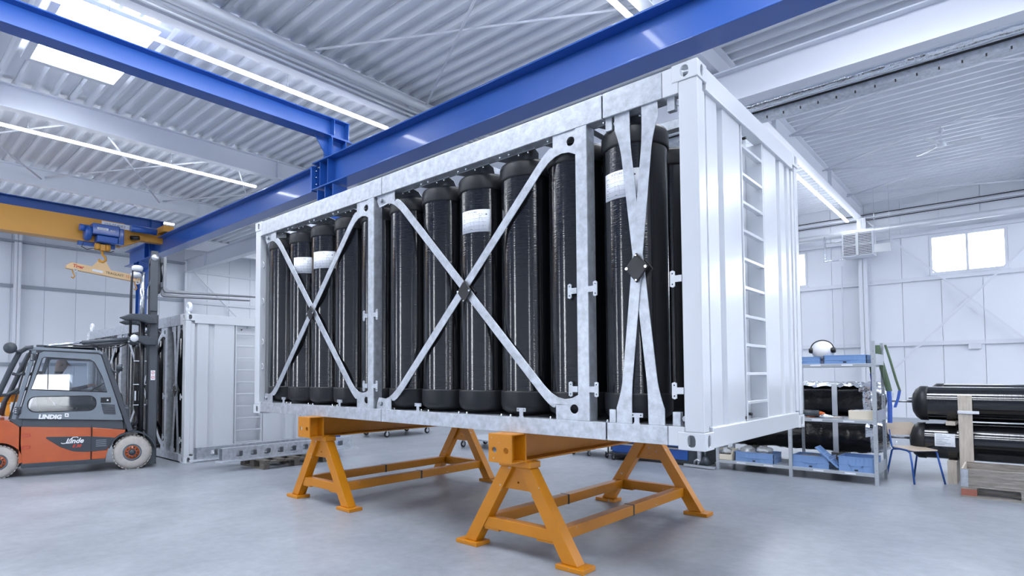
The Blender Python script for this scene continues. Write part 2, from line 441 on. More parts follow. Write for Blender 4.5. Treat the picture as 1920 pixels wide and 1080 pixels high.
rail('eaves_seal', (X0, Y1-.13, 7.13), (X1, Y1-.13, 7.13), 'thin dark seal line above the eaves rail of the window wall', 'black', .02, .025)

# windows
for i, (a, b, z0, z1) in enumerate(W_HOLES):
    fw_ = .075; mid = (a+b)/2
    mb = MB().prism([[(a,z0),(b,z0),(b,z1),(a,z1)],[(a+fw_,z0+fw_),(mid-.035,z0+fw_),(mid-.035,z1-fw_),(a+fw_,z1-fw_)],[(mid+.035,z0+fw_),(b-fw_,z0+fw_),(b-fw_,z1-fw_),(mid+.035,z1-fw_)]], XZ, Y1-.02, Y1+.07)
    wn = struct(mb, 'window_%d' % (i+1), 'struct', bevel=.005)
    for p, q in ((a+fw_, mid-.035), (mid+.035, b-fw_)):
        MB().box((p, Y1+.02, z0+fw_), (q, Y1+.03, z1-fw_)).build('pane', 'window_glass', wn)
    MB().box((a-.05, Y1-.08, z0-.04), (b+.05, Y1+.02, z0)).build('window_sill', 'struct', wn)
# roller gate partly raised in the right wall (its bright opening mirrors in the cab glass)
gd = struct(MB().box((X1-.06, -12.25, 1.62), (X1-.01, -10.0, 1.75)), 'door_1', 'struct')
for k in range(6): MB().box((X1-.05, -12.2, 1.77+k*.4), (X1-.01, -10.05, 2.15+k*.4)).build('gate_section', 'struct', gd)

# added unseen light sources shaped as tall strip doors, behind and beside the camera
def gate(n, a, b, z1, wallx=None, wally=None):
    P_ = (lambda u, v, w: (u, wally+.02+w, v)) if wally is not None else (lambda u, v, w: (wallx-.02-w, u, v))
    g = struct(MB().prism([[(a-.15,0),(b+.15,0),(b+.15,z1+.15),(a-.15,z1+.15)],[(a,.02),(b,.02),(b,z1),(a,z1)]], P_, 0, .06), 'door_%d' % n, 'struct')  # frame of an added light source
    k = .0; nz = int(round(z1/.6))
    for i in range(nz):
        z0 = .03+i*(z1-.03)/nz; zz = .03+(i+1)*(z1-.03)/nz-.03
        if i == 0: MB().prism([(a,z0),(b,z0),(b,zz),(a,zz)], P_, .0, .04).build('gate_section', 'struct', g); continue
        nx = max(1, int(round((b-a)/1.0))); hs = []
        for j in range(nx):
            u0 = a+.05+j*(b-a-.05)/nx; u1 = a+(j+1)*(b-a-.05)/nx
            hs.append([(u0,z0+.04),(u1,z0+.04),(u1,zz-.02),(u0,zz-.02)])
            MB().prism([(u0,z0+.04),(u1,z0+.04),(u1,zz-.02),(u0,zz-.02)], P_, .01, .02).build('added_light_pane', 'added_glow', g)
        MB().prism([[(a,z0),(b,z0),(b,zz),(a,zz)]]+hs, P_, .0, .04).build('gate_section', 'struct', g)
for i_, (x_, w_) in enumerate(((-17.6, .9), (-8.2, 1.0), (9.3, .6))): gate(2+i_, x_, x_+w_, 5.2, wally=Y0)
for i_, (y_, w_) in enumerate(((8.2, .8), (14.8, 1.4))): gate(5+i_, y_, y_+w_, 5.2, wallx=X1)

# skylights: framed opal panes
def skylight(x0, x1, y0, y1, label):
    r = thing('skylight', label, 'skylight', ((x0+x1)/2, (y0+y1)/2, ZT))
    f = .13; z0 = ZT-.045
    MB().prism([[(x0-f,y0-f),(x1+f,y0-f),(x1+f,y1+f),(x0-f,y1+f)],[(x0,y0),(x1,y0),(x1,y1),(x0,y1)]], XY, z0, ZT-.002).build('skylight_frame', 'struct', r)
    MB().box((x0, y0, ZT-.02), (x1, y1, ZT-.008)).build('skylight_pane', 'skypane', r)
skylight(-11.75, -9.1, -1.60, -.22, 'bright rectangular skylight in the ribbed ceiling at the upper left')
n_ = 0
added_skylights = [(-21.6,-6.0), (-10.4,-5.6), (11.6,-6.0), (5.9,-2.6), (5.9,2.4), (11.6,3.4), (8.6,8), (8.6,14), (5.9,9), (5.9,15.5), (-21.6,11.2), (-10.4,12.5), (-5.2,12.5), (-5.2,-1.3), (-5.2,-4.6), (.4,.6), (.4,3.9), (.4,-3.0), (-16, -5.4)]  # out-of-view skylights added for overhead and bounce light
for x, y in added_skylights:
    bay = ['first','second','third','fourth','fifth','sixth','seventh','eighth'][int((x+26.7)//5.5)]
    row = 'front row' if y < -4 else 'second row' if y < -1.2 else 'third row' if y < 1.5 else 'fourth row' if y < 6 else 'rear row' if y < 13 else 'last row'
    skylight(x-1.3, x+1.3, y-.75, y+.75, 'added unseen ceiling skylight in the %s roof bay from the end wall, %s' % (bay, row))
sc['n'] = len(added_skylights)

# light strips
def strip(x, y0, y1, label, z=6.9, w=.07):
    r = thing('light_strip', label, 'ceiling light', (x, (y0+y1)/2, z))
    MB().box((x-w/2+.012, y0, z+.045), (x+w/2-.012, y1, z+.06)).build('lamp_housing', 'struct', r)
    MB().box((x-w/2, y0+.01, z), (x+w/2, y1-.01, z+.0445)).build('diffuser', 'lamp', r)
    k = y0+.8
    while k < y1:
        MB().cyl((x, k, z+.06), (x, k, ZT+.02), .006, n=5).build('hanger', 'steel', r); k += 3.0
strip(-8.40, -8, 4.22, 'long light strip running diagonally past the skylight')
strip(-14.2, -8, 4.12, 'long light strip below the second rafter on the left')
strip(-20.25, -8, 4.1, 'far light strip ending over the blue runway beam')
strip(-2.62, -4, 4.28, 'light strip at the top edge above the blue runway beam')
strip(-2.72, 9.6, 21-.4, 'light strip on the right beside the heater rafter')
for x, a, b in ((2.9, -3, 4.2), (8.4, -6, 4.2), (8.4, 9.6, 20), (13.6, 9.6, 20), (-8.4, 9.6, 20.4), (-14.2, 9.6, 20.4), (-20.2, 9.6, 20.4)):  # strips added out of view to light the hall
    strip(x, a, b, 'added unseen light strip %s the main girder, %s roof bay from the end wall' % ('before' if a < 5 else 'behind', ['first','second','third','fourth','fifth','sixth','seventh','eighth'][int((x+26.7)//5.5)]))

# pipes along rafter A and ducts
pr = thing('insulated_pipe_run', 'pair of bright insulated pipes along the upper middle rafter', 'pipe', (-7.5, 0, 7.1))
MB().cyl((-7.45, Y0+.1, 7.16), (-7.45, 6.8, 7.16), .085, n=18).build('pipe', 'jacket', pr)
MB().cyl((-7.62, Y0+.1, 7.08), (-7.62, 6.8, 7.08), .035, n=12).build('pipe', 'jacket', pr)
MB().cyl((-7.70, Y0+.1, 7.02), (-7.70, 6.8, 7.02), .022, n=10).build('conduit', 'jacket', pr)
MB().cyl((-7.64, Y0+.1, 6.99), (-7.64, 6.8, 6.99), .022, n=10).build('conduit', 'jacket', pr)
dc = MB()
N = 60
prof = []
for k in range(N*4+1):
    x = -14+k*(30-.2)/(N*4)
    prof.append((.095+.012*abs(math.sin(k*PI/4))+random.uniform(-.005,.005), x))
dc.lathe(prof, (0, 7.42, 6.39), 'x', 14); d = dc.build('foil_duct', 'foil'); tag(d, 'crinkled silver foil duct running beside the main girder', 'duct')
tr = thing('cable_tray', 'perforated steel cable tray with dark cables below the foil duct', 'cable tray', (0, 7.68, 6.2))
mb = MB(); mb.box((-14, 7.56, 6.18), (X1-.1, 7.57, 6.29)); mb.box((-14, 7.80, 6.18), (X1-.1, 7.81, 6.29)); mb.box((-14, 7.56, 6.175), (X1-.1, 7.81, 6.18)); mb.build('tray', 'galv', tr)
mb = MB()
for k in range(4): mb.cyl((-14, 7.545+.03*k, 6.305), (X1-.1, 7.545+.03*k, 6.305), .016, n=6)
mb.build('cables', 'hose', tr)
k = -3.3
while k < X1-1:
    MB().box((k, 7.55, 6.15), (k+.02, 7.575, 6.19)).build('tray_bracket', 'black', tr); k += .27
pp = MB().cyl((-12, 20.3, 6.42), (X1, 20.3, 6.42), .11, n=14).build('heating_pipe', 'jacket'); tag(pp, 'silver insulated heating pipe running above the windows', 'pipe')

# ceiling wind bracing rods (right hand bays and left)
def rod(a, b, label, r=.024): o = MB().cyl(a, b, r, n=6).build('bracing_rod', 'struct'); tag(o, label, 'bracing rod', 'thin white bracing rods under the ribbed ceiling'); return o
for (xa, xb, ya, yb) in ((-2.3, 3.0, 8.5, 11.6), (-2.3, 3.0, 11.6, 8.5), (-2.3, 3.0, 11.8, 14.9), (-2.3, 3.0, 14.9, 11.8), (-2.3, 3.0, 15.1, 18.2), (-2.3, 3.0, 18.2, 15.1), (-2.3, 3.0, 18.2, 20.8),
                         (-7.8, -2.5, 1.5, 4.7), (-7.8, -2.5, 4.7, 1.5), (-18.8, -13.5, 0, 3.1), (-18.8, -13.5, 3.1, 0), (-18.8, -13.5, 3.2, 6.4), (-18.8, -13.5, 6.4, 3.2), (-18.8, -13.5, -.1, -3.2), (-18.8, -13.5, -3.2, -.1)):
    bay = 'right-hand' if xa > -3 else 'top middle' if xa > -8 else 'left-hand'
    pos_ = '%s back' % ['a fifth','two fifths','half','two thirds','three quarters','four fifths','nine tenths','all the way'][max(0, min(7, int((min(ya, yb)+4)//3)))]
    zr_ = 7.28 if yb > ya else 7.21; rod((xa, ya, zr_), (xb, yb, zr_), 'thin white bracing rod, %s ceiling bay, %s, %s' % (bay, pos_, 'slanting away' if yb > ya else 'slanting nearer'))
def wbrace(a, b, l): o = MB().bar(a, b, .05, .05).build('wall_brace', 'struct'); tag(o, l, 'wall brace')
wbrace((-2.2, 20.8, 6.9), (3.2, 20.8, .9), 'diagonal white wall brace falling to the right across the window wall')
wbrace((3.2, 20.72, 6.9), (-2.2, 20.72, .9), 'diagonal white wall brace rising to the right across the window wall')
wbrace((X0+.2, 7.3, 6.4), (X0+.2, 12.8, 1.2), 'diagonal white wall brace on the end wall above the second container')

# ceiling fan
cf = thing('ceiling_fan', 'white three-blade ceiling fan hanging at the upper right', 'ceiling fan', (.35, 14.0, 7.5))
MB().cyl((.35, 14, 7.5), (.35, 14, 7.02), .013, n=8).build('down_rod', 'struct', cf)
MB().lathe([(0,7.34),(.05,7.34),(.07,7.28),(.02,7.24)], (.35,14,0), n=16).build('canopy', 'struct', cf)
MB().lathe([(0,7.04),(.06,7.04),(.10,6.99),(.10,6.93),(.05,6.90),(0,6.90)], (.35,14,0), n=20).build('motor', 'struct', cf)
for t in (12, 132, 252):
    a = math.radians(t); e = Vector((math.cos(a), math.sin(a), 0)); n = Vector((-e.y, e.x, 0)); c = Vector((.35, 14, 6.95))
    vs = []
    for d, wd in ((.1,.03),(.2,.06),(.66,.075),(.72,.05)):
        vs += [c+e*d-n*wd+Vector((0,0,.012)), c+e*d+n*wd-Vector((0,0,.012))]
    m2 = MB().add(vs+[v+Vector((0,0,.012)) for v in vs], [(0,1,3,2),(2,3,5,4),(4,5,7,6),(8,10,11,9),(10,12,13,11),(12,14,15,13),(0,2,10,8),(2,4,12,10),(4,6,14,12),(1,9,11,3),(3,11,13,5),(5,13,15,7),(0,8,9,1),(6,7,15,14)])
    m2.build('fan_blade', 'white', cf)

# fan heater on column, exit sign
ht = thing('fan_heater', 'grey fan heater with louvre grille on the window wall column', 'heater', (-2.33, 20.1, 6.0))
MB().box((-2.80, 19.95, 5.55), (-1.9, 20.6, 6.38)).build('casing', 'struct', ht, bevel=.02)
for cx in (-2.75, -2.30):
    for cz in (5.6, 5.99):
        MB().box((cx, 19.925, cz), (cx+.36, 19.952, cz+.33)).build('grille_opening', 'black', ht)
        for k in range(6): MB().box((cx, 19.90, cz+.01+k*.055), (cx+.36, 19.94, cz+.035+k*.055)).build('louvre', 'struct', ht)
MB().box((-2.385, 19.885, 5.56), (-2.305, 19.95, 6.37)).build('grille_bar', 'white', ht)
MB().tube([(-3.35,20.2,6.4),(-3.35,20.1,5.5),(-2.8,20.1,5.5)], .035, 8).build('supply_pipe', 'foil', ht)
MB().tube([(-3.35,20.1,6.15),(-2.8,20.1,6.15)], .02, 8).build('return_pipe', 'steel', ht)
ex = thing('exit_sign', 'small white hanging sign panel right of the fan heater', 'sign', (-1.5, 19.0, 5.6))
MB().box((-1.74, 18.98, 5.42), (-1.30, 19.02, 5.70)).build('sign_panel', 'white', ex, bevel=.01)
for x in (-1.72, -1.32): MB().cyl((x, 19, 5.7), (x, 19, 7.6), .005, n=5).build('wire', 'steel', ex)
bx = MB().box((.40, 20.9, 2.28), (.72, 20.96, 2.46)).build('wall_box', 'struct', bevel=.01); tag(bx, 'small white box on the window wall below the brace crossing', 'wall box')
dp = MB().tube([(-3.0,20.9,5.4),(-3.0,20.88,3.6),(-2.98,20.88,1.9)], .02, 6).build('cable_conduit', 'struct'); tag(dp, 'thin white cable conduit beside the heater column', 'conduit')

# ================================================================== tube rack container (built at the origin, then moved)
L, W, H = 6.058, 2.438, 2.591
def make_container():
    c = thing('rack_container', '', 'container', (0,0,0))
    # corner castings
    for sx in (0, 1):
        for sy in (0, 1):
            for sz in (0, 1):
                x0 = -.178 if sx else -L; y0 = W-.162 if sy else 0; z0 = H-.118 if sz else 0
                x1, y1, z1 = x0+.178, y0+.162, z0+.118; t = .014; mb = MB()
                cx, cy, cz = (x0+x1)/2, (y0+y1)/2, (z0+z1)/2
                ya, yb = (y0, y0+t) if not sy else (y1-t, y1)
                mb.prism([[(x0,z0),(x1,z0),(x1,z1),(x0,z1)], oval(cx, cz, .052, .082)], XZ, ya, yb)
                xa, xb = (x1-t, x1) if sx else (x0, x0+t)
                mb.prism([[(y0+(t if not sy else 0),z0),(y1-(t if sy else 0),z0),(y1-(t if sy else 0),z1),(y0+(t if not sy else 0),z1)], oval(cy, cz, .052, .082)], YZ, xa, xb)
                za, zb = (z1-t, z1) if sz else (z0, z0+t)
                mb.prism([[(x0+t,y0+t),(x1-t,y0+t),(x1-t,y1-t),(x0+t,y1-t)], oval(cx, cy, .11, .06)], XY, za, zb)
                mb.box((x0+t, (y1-t if not sy else y0), z0), (x1-t, (y1 if not sy else y0+t), z1))
                mb.box(((x0 if sx else x1-t), y0+t, z0), ((x0+t if sx else x1), y1-t, z1))
                mb.build('corner_casting', 'white', c, bevel=.010)
    # corner posts
    for sx in (0, 1):
        for sy in (0, 1):
            xa, xb = (-.135, -.006) if sx else (-L+.006, -L+.135)
            ya, yb = (.006, .10) if not sy else (W-.10, W-.006)
            mb = MB().box((xa, ya, .118), (xb, yb, H-.118))
            yc, yd = (.10, .165) if not sy else (W-.165, W-.10)
            mb.box((xa+(.035 if sx else .0), yc, .15), (xb-(0 if sx else .035) - (.012 if sx else 0), yd, H-.17))
            mb.build('corner_post', 'white', c, bevel=.008)
    for z in (.62, .95, 1.5, 2.0):       # lashing hooks on the inner face of the far post
        MB().tube([(-L+.135,.05,z+.05),(-L+.16,.05,z+.03),(-L+.17,.05,z),(-L+.155,.05,z-.03),(-L+.138,.05,z-.02)], .008, 6).build('lashing_hook', 'white', c)
    # side rails, front and back
    segs = [(-5.87,-3.313),(-3.307,-.715),(-.705,-.249)]
    for sy in (0, 1):
        f = (lambda y: y) if not sy else (lambda y: W-y)
        def B(mb, a, b):
            ya, yb = sorted((f(a[1]), f(b[1]))); return mb.box((a[0], ya, a[2]), (b[0], yb, b[2]))
        for a, b in segs:
            mb = MB(); B(mb, (a,.004,2.397), (b,.012,2.583)); B(mb, (a,.012,2.397), (b,.135,2.405)); B(mb, (a,.012,2.575), (b,.10,2.583)); B(mb, (a,.09,2.405), (b,.10,2.575))
            mb.build('top_side_rail', 'galv', c, bevel=.004)
            mb = MB(); B(mb, (a,.004,.024), (b,.012,.152)); B(mb, (a,.012,.146), (b,.15,.152)); B(mb, (a,.012,.024), (b,.10,.032)); B(mb, (a,.09,.032), (b,.10,.146))
            mb.build('bottom_side_rail', 'galv', c, bevel=.004)
        for a, b in ((-L+.135,-5.874),(-.246,-.135)):
            mb = MB(); B(mb, (a,.004,2.397), (b,.10,2.583)); mb.build('top_side_rail', 'white', c, bevel=.004)
            mb = MB(); B(mb, (a,.004,.024), (b,.10,.152)); mb.build('bottom_side_rail', 'white', c, bevel=.004)
        # intermediate posts: front flange and side web
        for x in (-3.545, -.948):
            mb = MB(); B(mb, (x,.006,.152), (x+.1,.014,2.397)); B(mb, (x+.092,.014,.152), (x+.1,.12,2.397)); B(mb, (x,.014,.152), (x+.008,.12,2.397))
            mb.build('intermediate_post', 'galv', c, bevel=.003)
    # hinge lugs (T shaped)
    def lug(x, z, d, m='galv', up=False):
        if up: pts = [(x-.035,z-.02),(x-.018,z+.0),(x-.018,z+.035),(x-.045,z+.035),(x-.045,z+.065),(x+.045,z+.065),(x+.045,z+.035),(x+.018,z+.035),(x+.018,z),(x+.035,z-.02)]
        else: pts = [(x,z-.022),(x+d*.045,z-.022),(x+d*.045,z-.05),(x+d*.06,z-.058),(x+d*.078,z-.05),(x+d*.078,z+.05),(x+d*.06,z+.058),(x+d*.045,z+.05),(x+d*.045,z+.022),(x,z+.022)]
        hs = [circ(x-.03,z+.05,.006,8), circ(x+.03,z+.05,.006,8)] if up else [circ(x+d*.062,z-.036,.006,8), circ(x+d*.062,z+.036,.006,8)]
        MB().prism([pts]+hs, XZ, .0, .008).build('hinge_lug', m, c)
    for z in (1.14, .39):
        for x, d in ((-3.545,-1),(-3.445,1),(-.948,-1),(-.848,1)): lug(x, z, d)
        lug(-.135, z, -1, 'white'); 
    for x in (-5.27, -4.05, -2.745, -1.487, -.47): lug(x, .165, 1, up=True)
    # X braces
    def brace(xa, za, xb, zb, wd, ws):
        """plate from (xa,za) on one rail to (xb,zb) on the other, ends flaring to a vertical foot"""
        A = Vector((xa, za)); Bv = Vector((xb, zb)); d = (Bv-A).normalized(); n = Vector((-d.y, d.x)); h = wd/2
        def end(P, dirn, wl, wr):       # left and right edge point lists from shaft to rail
            s = 1 if P.y > 1.2 else -1
            S = P+dirn*.33
            e1 = S+n*h; e2 = S-n*h
            if e1.x > e2.x: e1, e2 = e2, e1
            out = []
            for e, X, hh in ((e1, P.x-wl, .11 if wl < .095 else .20), (e2, P.x+wr, .11 if wr < .095 else .20)):
                E_ = Vector((X, P.y-s*hh)); t = (X-e.x)/(-dirn.x) if abs(dirn.x) > .3 else -1
                C_ = e-dirn*(max(.06, min(t, .24)) if abs(dirn.x) > .3 else .10)
                out.append([e*(1-u)**2+C_*(2*u*(1-u))+E_*u*u for u in (0,.2,.4,.6,.8,1)]+[Vector((X, P.y))])
            return out
        tl, tr_ = end(A, d, *ws[0]); bl, br_ = end(Bv, -d, *ws[1])
        if abs(n.x) < 1e-6: pass
        poly = tl[::-1]+bl+br_[::-1]+tr_
        return [tuple(p) for p in poly]
    zt, zb_ = 2.397, .152
    for xl, xr, wd in ((-5.86, -3.545, .078), (-3.445, -.948, .078)):
        for k, (a, b) in enumerate((((xl+.26, zt), (xr-.13, zb_)), ((xr-.13, zt), (xl+.22, zb_)))):
            wsl = ((.07,.06),(.085,.13)) if k == 0 else ((.085,.13),(.07,.06))
            poly = brace(a[0], a[1], b[0], b[1], wd, wsl)
            hx = xr-.048; hz = b[1]+.085 if k == 0 else a[1]-.085
            MB().prism([poly, circ(hx, hz, .036, 16)], XZ, .026-.010*k, .034-.010*k).build('cross_brace', 'galv', c, bevel=.002, seg=1)
        for z0, s in ((zt, -1), (zb_, 1)):     # left side lock brackets with bolt
            MB().prism([(xl+.02,z0),(xl+.22,z0),(xl+.22,z0+s*.10),(xl+.06,z0+s*.12),(xl+.02,z0+s*.05)], XZ, .036, .046).build('lock_bracket', 'galv', c)
            MB().cyl((xl+.10,.005,z0+s*.055),(xl+.10,.04,z0+s*.055),.022,n=6).build('bolt', 'galv_dark', c)
    for k, (a, b) in enumerate((((-.565, zt), (-.335, zb_)), ((-.345, zt), (-.575, zb_)))):
        poly = brace(a[0], a[1], b[0], b[1], .078, ((.062,.058),(.058,.062)) if k else ((.058,.062),(.062,.058)))
        MB().prism([poly], XZ, .026-.010*k, .034-.010*k).build('cross_brace', 'galv', c, bevel=.002, seg=1)
    for z0, s in ((zt,-1),(zb_,1)):
        for x in (-.70, -.225):
            MB().box((x, .03, min(z0, z0+s*.095)), (x+.055, .075, max(z0, z0+s*.095))).build('lock_block', 'galv', c, bevel=.004)
            MB().cyl((x+.08,.04,z0+s*.05),(x+.08,.07,z0+s*.05),.020,n=6).build('bolt', 'galv_dark', c)
    # black clamp plates where the braces cross
    for x, z, r in ((-4.655, 1.245, .085), (-2.12, 1.253, .092), (-.452, 1.249, .095)):
        dm = [(x, z-r*1.15), (x+r*.95, z), (x, z+r*1.15), (x-r*.95, z)]
        cp_ = MB().prism([dm], XZ, -.008, .008).build('clamp_plate', 'black', c, bevel=.012, seg=3)
        for dx, dz in ((-.75,0),(.75,0),(0,.92),(0,-.92)):
            MB().cyl((x+dx*r,-.016,z+dz*r),(x+dx*r,-.008,z+dz*r),.010 if dz == 0 else .006,n=8).build('clamp_bolt', 'chrome', cp_)
        MB().prism([[(p[0]+.012, p[1]-.012) for p in dm]], XZ, .04, .052).build('clamp_plate', 'black', c, bevel=.012, seg=3)
    # cross members and tube mounts, top and bottom
    for i in range(11):
        x = -.595-.5065*i
        for j, y in enumerate((.28, .905, 1.53, 2.155)):
            if j in (0, 3):
                s = 1 if j == 0 else -1
                yy = .1 if j == 0 else W-.1
                mb = MB().prism([(x-.21,yy),(x+.21,yy),(x+.17,yy+s*.11),(x+.05,yy+s*.27),(x-.05,yy+s*.27),(x-.17,yy+s*.11)], XY, 2.388, 2.396)
                mb.build('mount_plate', 'galv_dark', c)
    for y in (.59, 1.217, 1.84):
        MB().box((-5.9, y-.04, 2.40), (-.12, y+.04, 2.47)).build('top_runner', 'galv', c)
    for x in (-5.15, -3.5, -2.1, -.9):
        MB().box((x-.03, .1, 2.41), (x+.03, W-.1, 2.47)).build('top_cross_member', 'galv', c)
    for x in (-5.2, -4.2, -3.2, -2.2, -1.2, -.3):
        MB().box((x-.04, .1, .03), (x+.04, W-.1, .11)).build('floor_cross_member', 'galv', c)
    MB().box((-L+.12, .152, .115), (-.12, W-.152, .125)).build('floor_plate', 'galv_dark', c)
    mb = MB()
    for i in range(11):
        for d in (-.28, -.18):
            x = -.45-.5065*i+d
            mb.lathe([(.011,.152),(.011,.162),(.006,.17),(0,.171)], (x,.06,0), n=8)
            mb.lathe([(.011,2.397),(.011,2.387),(.006,2.379),(0,2.378)], (x,.06,0), n=8)
            mb.lathe([(.009,2.388),(.009,2.378),(0,2.374)], (x+.16,.12,0), n=8)
    tag(mb.build('rail_bolts', 'chrome', c), kind='stuff')
    # end walls
    for sx in (1, 0):
        F = (lambda x: -x) if sx else (lambda x: -L+x)
        def bx_(mb, d0, y0, z0, d1, y1, z1):
            a, b = sorted((F(d0), F(d1))); return mb.box((a, y0, z0), (b, y1, z1))
        mb = MB(); bx_(mb, .006, .16, 2.43, .09, W-.16, H-.006); mb.build('top_end_rail', 'white', c, bevel=.006)
        mb = MB(); bx_(mb, .006, .16, .006, .09, W-.16, .145); mb.build('bottom_end_rail', 'white', c, bevel=.006)
        # corrugated panels: raised faces with recessed grooves
        for y0, y1, d in ((.195, .43, .03), (.50, .90, .03), (1.44, 1.84, .03), (1.91, 2.10, .03), (2.15, W-.165, .03)):
            mb = MB(); a = F(d); b = F(d+.045); q = .02
            vs = [(a,y0+q,.145),(a,y1-q,.145),(a,y1-q,2.43),(a,y0+q,2.43),(b,y0,.145),(b,y1,.145),(b,y1,2.43),(b,y0,2.43)]
            mb.add(vs, [(0,1,2,3),(0,3,7,4),(1,5,6,2)]); mb.build('wall_sheet', 'white', c)
        mb = MB(); bx_(mb, .072, .1, .10, .08, .905, 2.5); bx_(mb, .072, 1.435, .10, .08, W-.1, 2.5); mb.build('groove_sheet', 'white', c)
        mb = MB(); bx_(mb, .155, .905, .10, .163, 1.435, 2.5); mb.build('ladder_recess_sheet', 'white', c)
        mb = MB(); bx_(mb, .025, .905, .145, .155, .925, 2.43); bx_(mb, .025, 1.415, .145, .155, 1.435, 2.43); mb.build('ladder_side', 'white', c, bevel=.003)
        for k in range(10):
            z = .28+k*.222; mb = MB(); bx_(mb, .028, .925, z-.012, .068, 1.415, z+.012); mb.build('ladder_rung', 'white', c, bevel=.003)
        for yy, z in ((1.02, .19), (1.02, 2.36), (.88, .17)):
            m2 = MB(); a = F(.024); b = F(.05); m2.cyl((a, yy, z), (b, yy, z), .012, n=10); m2.build('drain_hole', 'black', c)
    return c
cont = make_container()
cont['label'] = 'white and galvanised tube rack container raised on orange trestles in the centre'
cont.location = (0, 0, 1.0)
cont2 = dup(cont, (-8.93, .2, 0), None, 'white tube rack container standing on the floor behind the forklift')

# lifting rings on the second container
for x, l in ((-8.93-.09, 'white lifting ring on the near corner of the floor-standing container'), (-8.93-5.97, 'white lifting ring on the far corner of the floor-standing container')):
    r = thing('lifting_ring', l, 'lifting ring', (x, .29, 2.6))
    MB().tube([(x+.065*math.cos(t*PI/9), .29, 2.705+.065*math.sin(t*PI/9)) for t in range(18)], .034, 8, closed=True).build('ring', 'paper', r)
    MB().lathe([(.05,2.595),(.05,2.62),(.025,2.64),(.025,2.66)], (x,.29,0), n=14).build('ring_base', 'galv', r)

# ------------------------------------------------------------------ gas cylinders (tubes)
def cyl_parts(root, lab=None):
    c = root.location; x, y = c.x, c.y; z = c.z
    P = lambda pr: [(r, h+z) for r, h in pr]
    MB().lathe(P([(.236,.36),(.236,2.185)]), (x,y,0), n=40).build('wound_body', 'carbon', root)
    MB().lathe(P([(.237,.365),(.245,.365),(.247,.35),(.247,.245),(.235,.205),(.19,.175),(.10,.158),(.04,.155),(0,.155)]), (x,y,0), n=40).build('bottom_cap', 'cap', root)
    MB().lathe(P([(.237,2.18),(.246,2.182),(.248,2.195),(.246,2.295),(.236,2.318),(.15,2.335),(.05,2.34),(.045,2.36),(0,2.36)]), (x,y,0), n=40).build('top_cap', 'cap', root)
    MB().lathe(P([(.034,2.36),(.034,2.392),(0,2.392)]), (x,y,0), n=14).build('mounting_stud', 'steel', root)
def paper(root, a_mid, first='X-STORE'):
    """curved data sheet with X-STORE heading"""
    c = root.location; R = .2385; A0 = math.radians(a_mid-35.5); A1 = math.radians(a_mid+35.5); wd = R*(A1-A0)
    z0, z1 = c.z+1.787, c.z+1.99
    fn = lambda u, v, w: (c.x+(R+w)*math.cos(A0+u/R), c.y+(R+w)*math.sin(A0+u/R), z0+v)
    n = 14; mb = MB()
    vs = [fn(wd*k/n, v, w) for w in (0, .0015) for v in (0, z1-z0) for k in range(n+1)]; q = n+1
    fs = [(k, k+1, q+k+1, q+k) for k in range(n)]+[(2*q+k, 3*q+k, 3*q+k+1, 2*q+k+1) for k in range(n)]
    fs += [(k, 2*q+k, 2*q+k+1, k+1) for k in range(n)]+[(q+k, q+k+1, 3*q+k+1, 3*q+k) for k in range(n)]+[(0,q,3*q,2*q),(n,2*q+n,3*q+n,q+n)]
    sh = mb.add(vs, fs, True).build('data_sheet', 'paper', root)
    t = text_mb('X-STORE', .024, lambda u, v, w: fn(.075+u, .172+v, .0016+w), .0004)
    t.build('heading', 'ink', sh, fix=False)
    ln = MB()
    rnd = random.Random(3)
    for r_ in range(9):
        v = .155-r_*.017
        if r_ % 2 == 0:
            m = 12
            for k in range(m):
                a, b = .012+(wd-.05)*k/m, .012+(wd-.05)*(k+1)/m; ln.add([fn(a,v,.0017),fn(b,v,.0017),fn(b,v+.0016,.0017),fn(a,v+.0016,.0017)], [(0,1,2,3)])
        for x0 in (.02, .105, .19):
            L_ = rnd.uniform(.02, .05); ln.add([fn(x0,v+.005,.0017),fn(x0+L_,v+.005,.0017),fn(x0+L_,v+.009,.0017),fn(x0,v+.009,.0017)], [(0,1,2,3)])
    ln.add([fn(wd-.045,.15,.0017),fn(wd-.032,.15,.0017),fn(wd-.032,.163,.0017),fn(wd-.045,.163,.0017)], [(0,1,2,3)])
    ln.build('printed_lines', 'ink', sh, fix=False)
proto = thing('gas_cylinder', '', 'gas cylinder', (0,0,0)); cyl_parts(proto)
ordn = ['rightmost', 'second from the right', 'third from the right', 'fourth from the right', 'fifth from the right', 'sixth from the right', 'fifth from the left', 'fourth from the left', 'third from the left', 'second from the left', 'leftmost']
SHEETS = {0: -90, 3: -72, 8: -57, 9: -46}
used = False
for base, cname, zz in (((0,0), 'raised', 1.0), ((-8.93,.2), 'floor-standing', 0.0)):
    for j, y in enumerate((.28, .905, 1.53, 2.155)):
        for i in range(11):
            x = -.595-.5065*i
            if cname != 'raised' and j > 1 : continue
            if j == 0:
                lab = 'black gas cylinder, %s in the front row of the %s container' % (ordn[i], cname); grp = 'gas cylinders in the front row of the %s container' % cname
                if i in SHEETS and cname == 'raised': lab = 'gas cylinder with white data sheet, %s in the raised container front row' % ordn[i]
            else:
                lab = 'black gas cylinder standing behind the front row inside the %s container' % cname; grp = 'gas cylinders in the rear rows of the %s container' % cname
            loc = (base[0]+x, base[1]+y, zz)
            if not used: t = proto; t.location = loc; tag(t, lab, None, grp); used = True
            else: t = dup(proto, loc, None, lab, grp)
            if j == 0 and i in SHEETS and cname == 'raised':
                pass
